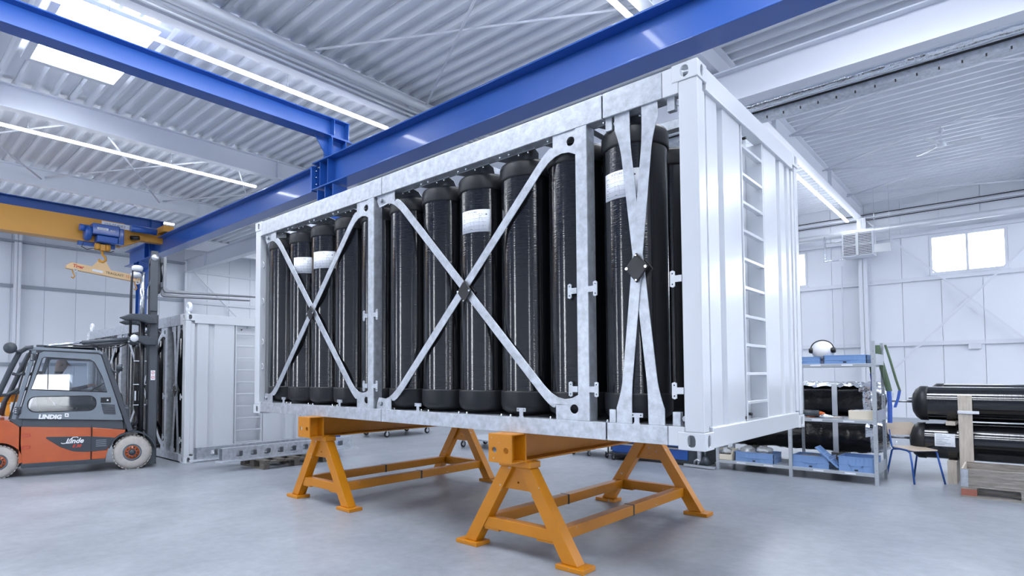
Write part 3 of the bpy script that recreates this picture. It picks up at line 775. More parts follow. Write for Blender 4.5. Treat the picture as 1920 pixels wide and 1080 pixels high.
# data sheets are parts of their cylinders
for o in [o for o in COL.objects if o.parent is None and o.get('category') == 'gas cylinder' and 'data sheet' in o.get('label', '')]:
    i = round((-.595-o.location.x)/.5065)
    paper(o, SHEETS[i])

# ------------------------------------------------------------------ orange trestles
def make_trestle():
    t = thing('trestle', '', 'trestle', (0,0,0))
    # local: x across, y along beam (front end y=-.15), z from floor
    mb = MB(); ibeam(mb, (0,.02,.905), (0,2.60,.905), .235, .22, .016, .012); mb.build('beam', 'orange', t, bevel=.003)
    for y in (-.15, 2.75):
        MB().prism([[(-.12,.79),(.12,.79),(.12,1.023),(-.12,1.023)], circ(-.06,.89,.024,16), circ(.065,.89,.024,16)], XZ, y-.008, y+.008).build('end_plate', 'orange', t, bevel=.003)
        s = 1 if y < 0 else -1
        a, b = sorted((y+s*.008, y+s*.17))
        MB().box((-.12,a,.79),(.12,b,.80)).box((-.12,a,1.013),(.12,b,1.023)).box((-.01,a,.80),(.01,b,1.013)).build('end_box', 'orange', t, bevel=.002)
        a, b = sorted((y+s*.17, y+s*.185)); MB().box((-.125,a,.785),(.125,b,1.025)).build('stiffener_plate', 'orange', t, bevel=.002)
    for y in (.10, 2.50):
        MB().box((-.165, y-.075, .735), (.165, y+.075, .79)).build('saddle', 'orange', t, bevel=.008)
        for s in (-1, 1):
            MB().prism([(s*.03,.735),(s*.155,.735),(s*.59,.036),(s*.455,.036)] , XZ, y-.055, y+.055).build('leg', 'orange', t, bevel=.008)
            MB().box((min(s*.41,s*.66), y-.09, 0), (max(s*.41,s*.66), y+.09, .036)).build('foot_plate', 'orange', t, bevel=.004)
        MB().prism([[(-.045,.73),(.045,.73),(.145,.54),(-.145,.54)], circ(0,.60,.010,8)], XZ, y-.018, y+.018).build('gusset_plate', 'orange', t)
        MB().box((-.42, y-.045, .18), (.42, y+.045, .275)).build('cross_bar', 'orange', t, bevel=.006)
        MB().box((-.36, y-.04, .165), (-.20, y+.04, .18)).box((.20, y-.04, .165), (.36, y+.04, .18)).build('cross_bar_lip', 'orange', t)
    for s in (-1, 1):
        MB().box((s*.36-.045, .145, .18), (s*.36+.045, 2.455, .275)).build('long_bar', 'orange', t, bevel=.006)
        MB().box((s*.36-.047, 1.30, .178), (s*.36+.047, 1.325, .277)).build('black_band', 'black', t)
    return t
tr1 = make_trestle(); tr1['label'] = 'orange steel trestle nearest the camera under the right part of the raised container'
tr1.location = (-1.585, 0, 0); tr1['group'] = 'orange trestles carrying the raised container'
tr2 = dup(tr1, (-4.53, 0, 0), None, 'orange steel trestle under the left part of the raised container')
tr3 = dup(tr1, (-19.2, -.6, 0), PI, 'orange trestle partly seen at the far left behind the forklift')

# ================================================================== blue crane runway
BY = 3.3
def box_section(mb, p, q, depth, w): return ibeam(mb, p, q, depth, w, .028, .016)
rw = thing('crane_runway', 'long blue crane runway beam running above and behind the raised container', 'crane beam', (-9.6, BY, 5.56))
mb = MB(); ibeam(mb, (-9.62,BY,5.865), (9,BY,5.865), .61, .42, .03, .018); mb.build('runway_beam', 'blue', rw, bevel=.008)
mb = MB(); ibeam(mb, (-22.3,BY,5.82), (-9.68,BY,5.82), .56, .36, .026, .016); mb.build('runway_beam', 'blue', rw, bevel=.006)
mb = MB(); mb.box((-22.2,BY-.03,6.17),(9,BY+.03,6.205)); mb.build('crane_rail', 'blue', rw)
for x in (-9.65,): MB().box((x-.03, BY-.21, 5.54), (x+.03, BY+.21, 6.10)).build('splice_plate', 'blue', rw)
for x in (-9.35, -19.75, -20.2, -9.05): MB().box((x-.008, BY-.18, 5.58), (x+.008, BY+.18, 6.13)).build('web_stiffener', 'blue', rw)
for z in (5.70, 5.86, 6.0): MB().cyl((-9.62,BY-.12,z),(-9.55,BY-.12,z),.016,n=6).build('splice_bolt', 'chrome', rw)
def crane_col(x, y, label, haunch=False):
    c = thing('crane_column', label, 'crane column', (x, y, 0))
    mb = MB(); ibeam(mb, (x,y,.02), (x,y,5.26), .30, .28, .02, .014, upv=(1,0,0)); mb.build('column_shaft', 'blue', c, bevel=.004)
    MB().box((x-.26,y-.22,0),(x+.26,y+.22,.025)).build('base_plate', 'galv', c)
    MB().box((x-.32,y-.2,5.26),(x+.32,y+.2,5.285)).build('cap_plate', 'blue', c)
    mb = MB(); mb.box((x-.30,y-.18,5.285),(x-.28,y+.18,5.54)); mb.box((x+.28,y-.18,5.285),(x+.30,y+.18,5.54)); mb.box((x-.28,y-.01,5.285),(x+.28,y+.01,5.54)); mb.box((x-.01,y-.18,5.285),(x+.01,y+.18,5.54))
    mb.build('bearing_block', 'blue', c)
    if haunch:
        for s in (-1, 1):
            MB().prism([(x+s*.15,5.26),(x+s*.95,5.26),(x+s*.95,5.0),(x+s*.15,4.1)] if s > 0 else [(x+s*.15,5.26),(x+s*.75,5.26),(x+s*.15,4.35)], XZ, y-.012, y+.012).build('haunch_plate', 'blue', c)
            MB().bar((x+s*.15,y,4.2),(x+s*.82,y,5.24), .24, .02, (0,1,0)).build('haunch_flange', 'blue', c)
    return c
crane_col(-9.15, BY, 'blue crane column hidden behind the left part of the raised container')
crane_col(-21.0, BY, 'blue crane column with haunched head behind the forklift mast', True)
crane_col(5.0, BY, 'blue crane column beyond the right edge')
# tie frames crossing above the runway
def tie(x, label, w, dep, zc):
    t = thing('crane_tie_frame', label, 'crane beam', (x, BY, 6.2))
    mb = MB(); ibeam(mb, (x,-9.2,zc), (x,BY+.28,zc), dep, w, .022, .014); mb.build('tie_beam', 'blue', t, bevel=.006)
    for y in (BY-.12, BY+.24): MB().box((x-w/2, y-.008, zc-dep/2+.02), (x+w/2, y+.008, zc+dep/2-.02)).build('web_stiffener', 'blue', t)
    z1 = zc-dep/2
    mb = MB(); mb.box((x-w/2,BY-.18,6.18),(x+w/2,BY-.165,z1-.02)); mb.box((x-w/2,BY+.165,6.18),(x+w/2,BY+.18,z1-.02)); mb.box((x-.008,BY-.165,6.18),(x+.008,BY+.165,z1-.02)); mb.box((x-w/2,BY-.2,z1-.02),(x+w/2,BY+.35,z1))
    mb.build('tie_post', 'blue', t)
    MB().prism([(BY-.18,z1-.02),(BY-.18,6.18),(BY-.24,6.18),(BY-.5,z1-.02)], YZ, x-.01, x+.01).build('knee_plate', 'blue', t)
    return t
tie(-9.05, 'near blue tie beam running from the upper left corner to the runway splice', .32, .40, 6.77)
tie(-19.85, 'far blue tie beam above the yellow crane bridge', .32, .38, 6.64)
mb = MB(); ibeam(mb, (-22.3,-9,5.865), (9,-9,5.865), .61, .42, .03, .018); o = mb.build('crane_runway', 'blue', fix=True); tag(o, 'second blue runway beam outside the picture on the camera side', 'crane beam')
for x in (-21, -9.15, 5): crane_col(x, -9.0, 'blue crane column outside the picture')

# bridge crane with hoist
cb = thing('crane_bridge', 'amber crane bridge girder under the far blue tie beam', 'crane', (-19.2, 2.4, 5.7))
mb = MB(); mb.prism([(-9,5.66),(2.2,5.66),(2.75,5.95),(2.75,6.13),(2.1,6.36),(-9,6.36)], YZ, -19.32, -18.98); mb.build('bridge_girder', 'amber', cb, bevel=.01)
MB().box((-19.35,-9,5.62),(-18.93,2.1,5.66)).build('bottom_flange', 'amber', cb)
MB().box((-19.66,3.14,6.215),(-18.5,3.46,6.42)).build('end_carriage', 'amber', cb, bevel=.02)
MB().box((-19.25,2.5,5.9),(-19.0,3.3,6.3)).build('end_bracket', 'amber', cb)
MB().cyl((-18.75,1.9+.35,6.20),(-18.75,3.0,6.20),.11,n=16).build('travel_motor', 'blue', cb)
MB().cyl((-18.9,2.3,5.92),(-18.75,2.5,5.92),.07,n=12).build('buffer', 'black', cb)
for x in (-19.5,-18.7): MB().cyl((x,BY-.04,6.30),(x,BY+.04,6.30),.10,n=18).build('travel_wheel', 'black', cb)
pl = MB().box((-18.985,1.05+.45,6.17),(-18.975,2.38,6.33)).build('number_plate', 'paper', cb)
text_mb('150-054083', .125, lambda u, v, w: (-18.973+w, 1.56+u, 6.205+v), .002).build('plate_number', 'ink', pl, fix=False)
ho = thing('chain_hoist', 'blue electric hoist hanging on the amber crane bridge', 'hoist', (-18.9, 1.6, 5.6))
MB().box((-19.05,1.18,5.82),(-18.65,1.92,6.16)).build('hoist_housing', 'blue', ho, bevel=.03)
MB().box((-18.98,1.30,5.60),(-18.62,1.88,5.80)).build('rope_drum_cover', 'blue', ho, bevel=.03)
MB().lathe([(.0,1.0),(.2,1.0),(.24,1.04),(.24,1.14),(.2,1.18),(0,1.18)], (-18.85,0,5.86), 'y', 22).build('gear_housing', 'blue', ho)
MB().cyl((-18.75,.86,5.98),(-18.75,1.02,5.98),.10,n=16).build('hoist_motor', 'blue', ho)
MB().box((-19.1,1.9,5.62),(-18.7,2.06,6.12)).build('end_housing', 'blue', ho, bevel=.03)
MB().box((-19.15,.9,5.50),(-19.0,1.9,5.75)).build('trolley_plate', 'blue', ho, bevel=.02)
pl = MB().box((-18.648,1.30,5.97),(-18.642,1.60,6.04)).build('maker_plate', 'paper', ho)
for z in (5.98, 6.0, 6.02): MB().box((-18.641,1.33,z),(-18.639,1.55,z+.008)).build('printed_line', 'ink', pl)
text_mb('XLN', .07, lambda u, v, w: (-18.638+w, 1.64+u, 5.965+v), .002, shear=.2).build('housing_lettering', 'ink_white', ho, fix=False)
MB().cyl((-18.85,1.30,5.48),(-18.85,1.42,5.48),.11,n=18).cyl((-18.85,1.58,5.48),(-18.85,1.70,5.48),.11,n=18).build('hook_sheave', 'amber', ho)
MB().box((-18.92,1.42,5.36),(-18.78,1.58,5.56)).build('hook_block', 'amber', ho, bevel=.02)
MB().tube([(-18.85,1.5,5.36),(-18.85,1.5,5.26),(-18.85,1.58,5.18),(-18.85,1.60,5.09),(-18.85,1.52,5.02),(-18.85,1.43,5.04),(-18.85,1.41,5.10)], .035, 8).build('hook', 'amber', ho)
MB().tube([(-18.9,1.0,5.55),(-18.85,.95,5.42),(-18.8,1.08,5.34),(-18.8,1.22,5.40),(-18.8,1.4,5.38),(-18.8,1.7,5.34),(-18.8,1.8,5.4)], .012, 6).build('cable', 'hose', ho)
# spreader beam
sp = thing('spreader_beam', 'pale amber lifting spreader beam hanging from the hoist hook', 'spreader beam', (-18.85, 1.52, 4.7))
y0s, y1s = .56, 2.58; zsl = lambda y: 4.84-(y-y0s)*.105
Rm = lambda u, v, w: (-18.78+w, y0s+u, zsl(y0s+u)+v)
mb = MB(); mb.prism([(0,-.13),(y1s-y0s,-.13),(y1s-y0s,.07),(.12,.07),(0,-.05)], lambda u, v, a: (a, y0s+u, zsl(y0s+u)+v), -18.95, -18.78); mb.build('beam', 'amber_pale', sp, bevel=.008)
mb = MB(); mb.prism([[(1.16,4.76),(1.80,4.70),(1.60,5.06),(1.44,5.10)], circ(1.52,5.01,.03,10)], YZ, -18.88, -18.85); mb.build('hanger_plate', 'amber_pale', sp)
text_mb('Tiger', .13, lambda u, v, w: Rm(.16+u, -.06+v, .003+w), .003, shear=.2, bold=.004).build('lettering', 'ink_red', sp, fix=False)
text_mb('TRAGLAST', .105, lambda u, v, w: Rm(1.02+u, -.06+v, .003+w), .003).build('lettering', 'ink_dark', sp, fix=False)
text_mb('12.500', .105, lambda u, v, w: Rm(1.58+u, -.06+v, .003+w), .003).build('lettering', 'ink_red', sp, fix=False)
text_mb('KG', .09, lambda u, v, w: Rm(1.86+u, -.055+v, .003+w), .003).build('lettering', 'ink_dark', sp, fix=False)
MB().prism([(.66,-.07),(.95,-.07),(.95,0),(.66,0)], lambda u, v, a: Rm(u, v, a), .001, .004).build('rating_plate', 'paper', sp)
for y in (.72, 2.42):
    z = zsl(y)-.13
    MB().lathe([(.03,-.02),(.06,-.02),(.06,.02),(.03,.02),(.03,-.02)], (-18.8, y+.07, z-.02), 'x', 14).build('shackle_ring', 'white', sp)
    MB().tube([(-18.85,y,z+.02),(-18.85,y+.03,z-.10),(-18.85,y+.07,z-.2),(-18.85,y+.03,z-.26),(-18.85,y-.02,z-.22)], .02, 6).build('load_hook', 'amber', sp)

# ================================================================== forklift (local: X forward, Y left, Z up; right side at Y=0)
fk = thing('forklift', 'orange and grey forklift truck with closed cab and raised forks at the left', 'forklift', (0,0,0))
WT = 1.14
def arch(cx, cz, r, a0, a1, n=8): return [(cx+r*math.cos(math.radians(a0+(a1-a0)*k/n)), cz+r*math.sin(math.radians(a0+(a1-a0)*k/n))) for k in range(n+1)]
ZI = .03
# body side panels
sideA = [(-1.43,.20),(-.565,.20),(-.565,.70),(-1.455,.755),(-1.455,.5)]
sideB = [(-.555,.20),(-.37,.20)]+arch(0,.27,.345,165,108,6)+[(-.10,.64),(-.555,.70)]
for nm, pl_ in (('side_panel', sideA), ('side_panel', sideB)):
    MB().prism(pl_, XZ, .012, .05).build(nm, 'truck_orange', fk, bevel=.006)
    MB().prism(pl_, XZ, WT-.05, WT-.012).build(nm, 'truck_orange', fk, bevel=.006)
MB().prism([(-1.45,.14),(-.37,.14),(-.37,.52),(-.10,.62),(-.14,.72),(-1.45,.84)], XZ, .045, WT-.045).build('chassis', 'anthracite', fk)
MB().prism([(-1.44,.135),(-.37,.135),(-.37,.20),(-1.44,.20)], XZ, .0, WT).build('bottom_skirt', 'anthracite', fk, bevel=.006)
# counterweight
cw = [(-1.475,.20),(-1.475,.76),(-1.62,.86),(-2.25,.86),(-2.42,.70),(-2.45,.35),(-2.38,.22)]+arch(-1.72,.23,.30,0,180,10)[::-1]
mb = MB().prism(cw, XZ, .02, WT-.02); mb.build('counterweight', 'truck_orange', fk, bevel=.03, seg=3)
# dark inset with louvres and lettering
ins = [(-1.14,.585),(-.60,.565),(-.245,.525),(-.30,.44),(-.36,.335),(-.62,.325),(-.80,.345),(-.96,.42),(-1.09,.52),(-1.145,.565)]
i_ = MB().prism(ins, XZ, .004, .0125).build('side_inset', 'anthracite', fk, bevel=.003)
MB().prism([(p[0], p[1]) for p in ins], XZ, WT-.0125, WT-.004).build('side_inset', 'anthracite', fk)
MB().box((-.568,.002,.20),(-.560,.014,.74)).build('panel_joint', 'black', fk)
for k in range(4): MB().box((-.50,.0,.40+k*.030),(-.36,.004,.412+k*.030)).build('louvre', 'frame_grey', i_)
text_mb('Linde', .105, lambda u, v, w: (-.90+u, .003-w, .452+v+.02), .003, shear=.35, bold=.003).build('lettering', 'ink_white', i_, fix=False)
MB().tube([(-.955,.002,.482),(-.93,.002,.47),(-.86,.002,.478),(-.84,.002,.53),(-.80,.002,.562),(-.745,.002,.562),(-.735,.002,.545)], .006, 6).build('logo_swash', 'ink_white', i_)
text_mb('E 30', .062, lambda u, v, w: (-.81+u, .003-w, .405+v), .003, shear=.35, bold=.002).build('lettering', 'ink_red', i_, fix=False)
for z in (.60, .42):   # small outlined grips
    MB().prism([[(-1.44,z),(-1.34,z),(-1.34,z+.045),(-1.44,z+.045)],[(-1.434,z+.006),(-1.346,z+.006),(-1.346,z+.039),(-1.434,z+.039)]], XZ, .008, .013).build('grip_outline', 'red', fk)
# grey band above
MB().prism([(-1.50,.755),(-.125,.655),(-.14,.80),(-1.50,.875)], XZ, .02, WT-.02).build('side_band', 'mast', fk, bevel=.01)
MB().prism([(-1.60,.86),(-1.48,.755),(-1.44,.76),(-1.44,.90),(-1.56,.98)], XZ, .01, WT-.01).build('rear_fairing', 'mast', fk, bevel=.008)
# doors
door = [(-1.49,.875),(-.135,.795),(-.30,1.35),(-.455,1.84),(-.50,1.862),(-1.20,1.895),(-1.255,1.86)]
up_w = [(-1.345,1.31),(-.365,1.255),(-.44,1.50),(-.545,1.725),(-.60,1.765),(-1.19,1.80),(-1.215,1.78)]
lo_w = rrect(-1.38, .968, -.51, 1.20, .10, 4)
for y0, y1 in ((.0, .028), (WT-.028, WT)):
    d = MB().prism([door, up_w, lo_w], XZ, y0, y1).build('cab_door', 'frame_grey', fk, bevel=.004)
    ym = (y0+y1)/2
    MB().prism([up_w], XZ, ym-.002, ym+.002).build('window_pane', 'glass', d)
    MB().prism([lo_w], XZ, ym-.002, ym+.002).build('window_pane', 'glass', d)
    s = -1 if y0 < .5 else 1; yo = y0 if s < 0 else y1
    MB().tube([(p[0], yo, p[1]) for p in up_w], .007, 5, closed=True).build('window_seal', 'hose', d)
    MB().tube([(p[0], yo, p[1]) for p in lo_w], .007, 5, closed=True).build('window_seal', 'hose', d)
    MB().tube([(p[0], yo+s*.001, p[1]) for p in door], .004, 5, closed=True).build('door_seal', 'hose', d)
    if s < 0:
        MB().box((-1.145,-.002,1.31),(-1.135,.03,1.79)).build('sliding_pane_edge', 'hose', d)
        MB().box((-.45,-.006,1.085),(-.31,.004,1.17)).build('door_lock', 'black', d, bevel=.004)
        MB().cyl((-.355,-.012,1.125),(-.355,-.005,1.125),.014,n=10).build('lock_barrel', 'chrome', d)
        for k in range(9): MB().bar((-.44+k*.004,-.003,1.06-k*.018),(-.255+k*.002,-.003,1.045-k*.018),.006,.008).build('vent_slot', 'hose', d)
        for (x, z) in ((-1.30, 1.80), (-1.475, 1.0)):
            MB().box((x-.06,-.014,z-.055),(x+.02,.0,z+.055)).build('hinge', 'mast', d, bevel=.003)
            MB().cyl((x+.0,-.02,z-.05),(x+.0,-.02,z+.05),.012,n=8).build('hinge_pin', 'anthracite', d)
            for q in (-.03,0,.03): MB().cyl((x-.045,-.022,z+q),(x-.045,-.014,z+q),.010,n=8).build('hinge_bolt', 'steel', d)
        t = text_mb('LINDIG', .088, lambda u, v, w: (-1.245+u, -.002-w, .868+v-.055*u), .003, shear=.15, bold=.005); t.build('lettering', 'ink_white', d, fix=False)
        MB().prism([[(-.915,.882),(-.865,.879),(-.865,.935),(-.915,.938)], rrect(-.90,.895,-.88,.922,.004,1)], XZ, -.004, -.002).build('square_mark', 'ink_white', d)
# overhead guard and pillars
for y in (.03, WT-.03):
    MB().bar((-.03,y,.62),(-.425,y,1.885),.055,.075,(1,0,0)).build('front_pillar', 'mast', fk, bevel=.008)
    MB().bar((-1.545,y+(0 if y<.5 else 0),.87),(-1.315,y,1.90),.05,.05,(1,0,0)).build('door_pillar', 'frame_grey', fk, bevel=.006)
    MB().bar((-1.60,y,.87),(-1.365,y,1.91),.05,.018,(1,0,0)).build('pillar_seal', 'black', fk)
    pts = [(-1.33,y,1.945),(-1.42,y,1.935),(-1.50,y,1.87),(-1.60,y,1.62),(-1.72,y,1.28),(-1.80,y,1.10),(-1.84,y,.88)]
    MB().tube(pts, .038, 10).build('rear_pillar', 'anthracite', fk)
    MB().tube([(-1.58,y,1.55),(-1.50,y,1.53),(-1.43,y,1.57)], .022, 8).build('pillar_brace', 'anthracite', fk)
    MB().tube([(-1.75,y,1.22),(-1.62,y,1.24),(-1.50,y,1.32)], .022, 8).build('pillar_brace', 'anthracite', fk)
MB().prism([(-1.40,1.90),(-1.36,1.955),(-.47,1.915),(-.415,1.86),(-.45,1.85),(-.50,1.875),(-1.28,1.905)], XZ, .0, WT).build('roof', 'frame_grey', fk, bevel=.01)
MB().box((-1.30,.1,1.955),(-.55,WT-.1,1.975)).build('roof_window_frame', 'anthracite', fk, bevel=.006)
MB().tube([(-1.1,.15,1.985),(-.9,.16,2.0),(-.7,.14,1.985),(-.55,.15,1.99),(-.44,.18,1.93)], .011, 6).build('roof_cable', 'hose', fk)
MB().box((-.14,.06,.64),(-.05,WT-.06,1.0)).build('front_cowl', 'mast', fk, bevel=.02)
# mirror, headlamp
MB().lathe([(0,-.03),(.075,-.03),(.085,.0),(.07,.035),(0,.04)], (-1.60,-.06,1.93), 'y', 16).build('rear_lamp', 'anthracite', fk)
MB().tube([(-1.55,-.05,1.90),(-1.48,-.02,1.86)], .02, 8).build('lamp_arm', 'anthracite', fk)
hl = MB().lathe([(0,-.05),(.04,-.05),(.055,.0),(.055,.04),(0,.045)], (-.20,-.07,1.64), 'x', 16).build('work_lamp', 'anthracite', fk)
MB().lathe([(0,.046),(.045,.046),(0,.052)], (-.20,-.07,1.64), 'x', 16).build('lens', 'chrome', hl)
MB().tube([(-.20,-.07,1.58),(-.22,-.04,1.55),(-.32,.0,1.62)], .012, 6).build('lamp_bracket', 'anthracite', fk)
# cab interior
MB().prism([(-1.28,.95),(-.80,.95),(-.78,1.02),(-1.12,1.05),(-1.28,1.60),(-1.38,1.58)], XZ, .34, .80).build('seat', 'black', fk, bevel=.03)
MB().lathe([(.165+.014*math.cos(t), .014*math.sin(t)) for t in [PI*k/4 for k in range(9)]], (0,0,0), n=24).xf(Matrix.Translation((-.50,.57,1.33)) @ Matrix.Rotation(math.radians(-35), 4, 'Y')).build('steering_wheel', 'black', fk)
MB().cyl((-.50,.57,1.32),(-.32,.57,1.05),.035,n=10).build('steering_column', 'black', fk)
MB().prism([(-.42,.9),(-.10,.9),(-.16,1.22),(-.40,1.25)], XZ, .12, WT-.12).build('dashboard', 'black', fk, bevel=.02)
MB().box((-1.0,.85,.9),(-.6,1.0,1.18)).build('armrest', 'anthracite', fk, bevel=.03)
# wheels
def wheel(cx, cz, r, wd, y, rim_r, name):
    s = 1 if y < .5 else -1
    t = MB(); pr_ = [(rim_r, 0), (r*.80, -.010), (r*.93, .012), (r, .05), (r, wd-.03), (r*.92, wd), (rim_r, wd)]
    t.lathe([(a, s*b) for a, b in pr_], (cx, y, cz), 'y', 44)
    w_ = t.build(name, 'tyre', fk)
    b = MB()
    for k in range(30):     # tread lugs
        a = 2*PI*k/30; e = Vector((math.cos(a), 0, math.sin(a))); n_ = Vector((-e.z, 0, e.x)); c_ = Vector((cx, y+s*.06, cz))+e*(r+.002)
        p = c_-Vector((0,s*.035,0)); q = c_+Vector((0,s*.07,0))
        b.bar(p+n_*.0, q+n_*.018*s, r*.14, .014, tuple(e))
    b.build('tread_lugs', 'tyre', w_)['kind'] = 'stuff'
    MB().lathe([(0, s*.035), (rim_r*.5, s*.035), (rim_r*.72, s*.03), (rim_r*.98, s*.012), (rim_r*.98, s*.05)], (cx, y, cz), 'y', 36).build('rim_ring', 'frame_grey', w_)
    MB().lathe([(rim_r*.40, s*.02), (rim_r*.78, s*.018), (rim_r*.78, s*.034)], (cx, y, cz), 'y', 36).build('rim_disc', 'truck_orange', w_)
    MB().lathe([(0, s*.0), (rim_r*.30, s*.002), (rim_r*.36, s*.03)], (cx, y, cz), 'y', 24).build('hub', 'anthracite', w_)
    for k in range(10):
        a = 2*PI*k/10; MB().cyl((cx+rim_r*.58*math.cos(a), y+s*.008, cz+rim_r*.58*math.sin(a)), (cx+rim_r*.58*math.cos(a), y+s*.022, cz+rim_r*.58*math.sin(a)), rim_r*.10, n=8).build('wheel_bolt', 'black', w_)
for y in (.0, WT): wheel(0, .272, .272, .22, y, .135, 'front_wheel')
for y in (.03, WT-.03): wheel(-1.72, .24, .24, .20, y, .12, 'rear_wheel')
MB().prism(arch(0,.27,.345,10,165,12)+arch(0,.27,.325,165,10,12), XZ, -.01, .22).build('mudguard', 'anthracite', fk)
MB().prism(arch(0,.27,.345,10,165,12)+arch(0,.27,.325,165,10,12), XZ, WT-.22, WT+.01).build('mudguard', 'anthracite', fk)
MB().box((-.1,.2,.17),(.26,WT-.2,.38)).build('axle', 'anthracite', fk)
# mast
for y0, y1 in ((.14,.24),(WT-.24,WT-.14)):
    m2 = MB(); m2.box((.215,y0,.05),(.352,y0+.02 if y0<.5 else y1,2.535) if y0 < .5 else (.352,y1,2.535)) if False else m2.box((.215, (y0 if y0<.5 else y1-.022), .05), (.352, (y0+.022 if y0<.5 else y1), 2.535))
    m2.box((.215,y0,.05),(.232,y1,2.535)).box((.335,y0,.05),(.352,y1,2.535)); m2.build('outer_mast_channel', 'mast', fk, bevel=.004)
    yi0, yi1 = (y0+.03, y1+.04) if y0 < .5 else (y0-.04, y1-.03)
    m2 = MB().box((.225, yi0, .1),(.335, yi0+.02 if y0<.5 else yi0+.02, 3.62)).box((.225,yi0,.1),(.24,yi1,3.62)).box((.32,yi0,.1),(.335,yi1,3.62)).box((.225, yi0-.035 if y0<.5 else yi1, 2.60),(.335, yi0 if y0<.5 else yi1+.035, 3.56)); m2.build('inner_mast_channel', 'mast', fk, bevel=.004)
    yr = yi0-.04 if y0 < .5 else yi1+.04
    MB().lathe([(0,-.012),(.05,-.012),(.055,.0),(.05,.012),(0,.012)], (.285,yr,3.50), 'y', 18).build('chain_roller', 'steel', fk)
    MB().cyl((.12,(y0+y1)/2,.1),(.12,(y0+y1)/2,2.45),.038,n=14).build('lift_cylinder', 'hose', fk)
    MB().cyl((.12,(y0+y1)/2,2.45),(.12,(y0+y1)/2,3.25),.026,n=14).build('lift_piston', 'chrome', fk)
    MB().box((.05,y0-.02,2.42),(.22,y1+.02,2.50)).build('cylinder_clamp', 'anthracite', fk, bevel=.008)
    MB().lathe([(0,0),(.07,0),(.085,.03),(.085,.07),(.06,.09),(0,.09)], (.03,(y0+y1)/2,3.26), n=18).build('hose_pulley', 'white', fk)
    MB().tube([(.09,(y0+y1)/2,3.33),(.02,(y0+y1)/2,3.34),(-.04,(y0+y1)/2,3.26),(-.05,(y0+y1)/2,2.9),(-.05,(y0+y1)/2,2.2)], .014, 6).build('hydraulic_hose', 'hose', fk)
    # tilt cylinder brackets and tilt cylinders over the roof
    s = -1 if y0 < .5 else 1; yo = y0-.07 if y0 < .5 else y1
    prf = [(-.08,2.10),(.02,2.17),(.20,2.17),(.31,2.12),(.325,2.06),(.325,2.02),(.16,2.02),(.05,2.07),(-.04,2.06)]
    MB().prism(prf, XZ, yo-.04, yo+.11).build('tilt_bracket', 'anthracite', fk, bevel=.015)
    MB().prism([(-.22+.0,2.46),(-.06,2.53),(.18,2.53),(.29,2.48),(.325,2.40),(.325,2.38),(.18,2.38),(.05,2.43),(-.12,2.42)], XZ, yo-.04, yo+.11).build('mast_bracket', 'anthracite', fk, bevel=.015)
    MB().lathe([(0,-.015),(.05,-.015),(.062,.0),(.062,.02),(0,.02)], (.0,yo-.05 if s<0 else yo+.12,2.125), 'y', 20).build('pivot_cap', 'white', fk)
    MB().cyl((-.08,yo+.035,2.115),(-.72,yo+.035,2.04),.030,n=14).build('tilt_cylinder', 'mast', fk)
    MB().cyl((-.72,yo+.035,2.04),(-1.22,yo+.035,1.975),.018,n=12).build('tilt_piston', 'chrome', fk)
    MB().box((-1.30,yo+.0,1.93),(-1.20,yo+.07,1.99)).build('piston_mount', 'anthracite', fk, bevel=.006)
    MB().tube([(-.10,yo-.01,2.07),(-.2,yo-.02,2.02),(-.35,yo-.02,2.0),(-.6,yo,2.01)], .010, 6).build('hydraulic_hose', 'hose', fk)
for z in (.25, 1.0, 2.45): MB().box((.22,.22,z),(.25,WT-.22,z+.09)).build('mast_crossbar', 'mast', fk)
for z in (3.1, 3.5): MB().box((.23,.24,z),(.26,WT-.24,z+.07)).build('mast_crossbar', 'mast', fk)
st = MB().box((.25,.136,1.44),(.315,.1395,1.60)).build('warning_sticker', 'paper', fk)
for z in (1.455, 1.53): MB().prism([circ(.282,z+.03,.025,12), circ(.282,z+.03,.019,12)], XZ, .134, .136).bar((.268,.1345,z+.014),(.296,.1345,z+.046),.006,.004).build('prohibition_mark', 'ink_red', st)
for k in range(5):
    MB().tube([(.02+.022*k,.24+.02*(k%2),2.0),(.02+.022*k,.24,1.2),(.03+.022*k,.24,.95),(.08+.018*k,.22,.78),(-.02+.01*k,.22,.62+.02*k),(-.12,.26,.60)], .012, 6).build('hydraulic_hose', 'hose', fk)
for z in (1.02, 1.36, 1.75): MB().box((.0,.215,z),(.19,.232,z+.016)).build('hose_clip', 'steel', fk)
for x in (.02, .08, .125): MB().box((x,.21,1.10),(x+.025,.222,1.26)).build('hose_coupling', 'chrome', fk)
# carriage and forks
for z in (3.0, 3.42): MB().box((.37,.12,z),(.41,WT-.12,z+.09)).build('carriage_bar', 'mast', fk, bevel=.006)
for y in (.30, WT-.30): MB().box((.34,y-.04,2.95),(.375,y+.04,3.55)).build('carriage_plate', 'mast', fk)
for y in (.22, WT-.34):
    MB().prism([(.415,3.54),(.465,3.54),(.465,3.02),(.50,2.985),(1.3,2.975),(1.95,2.965),(1.95,2.95),(.47,2.935),(.435,2.95),(.415,2.99)], XZ, y, y+.12).build('fork', 'fork_steel', fk, bevel=.005)
MB().tube([(.36,.3,3.45),(.40,.32,3.2),(.38,.34,3.05),(.37,.35,3.3)], .016, 6).build('hydraulic_hose', 'hose', fk)

FO = (-8.97, -.59, 0); FA = math.radians(74.197)
fk.location = FO; fk.rotation_euler = (0,0,FA)

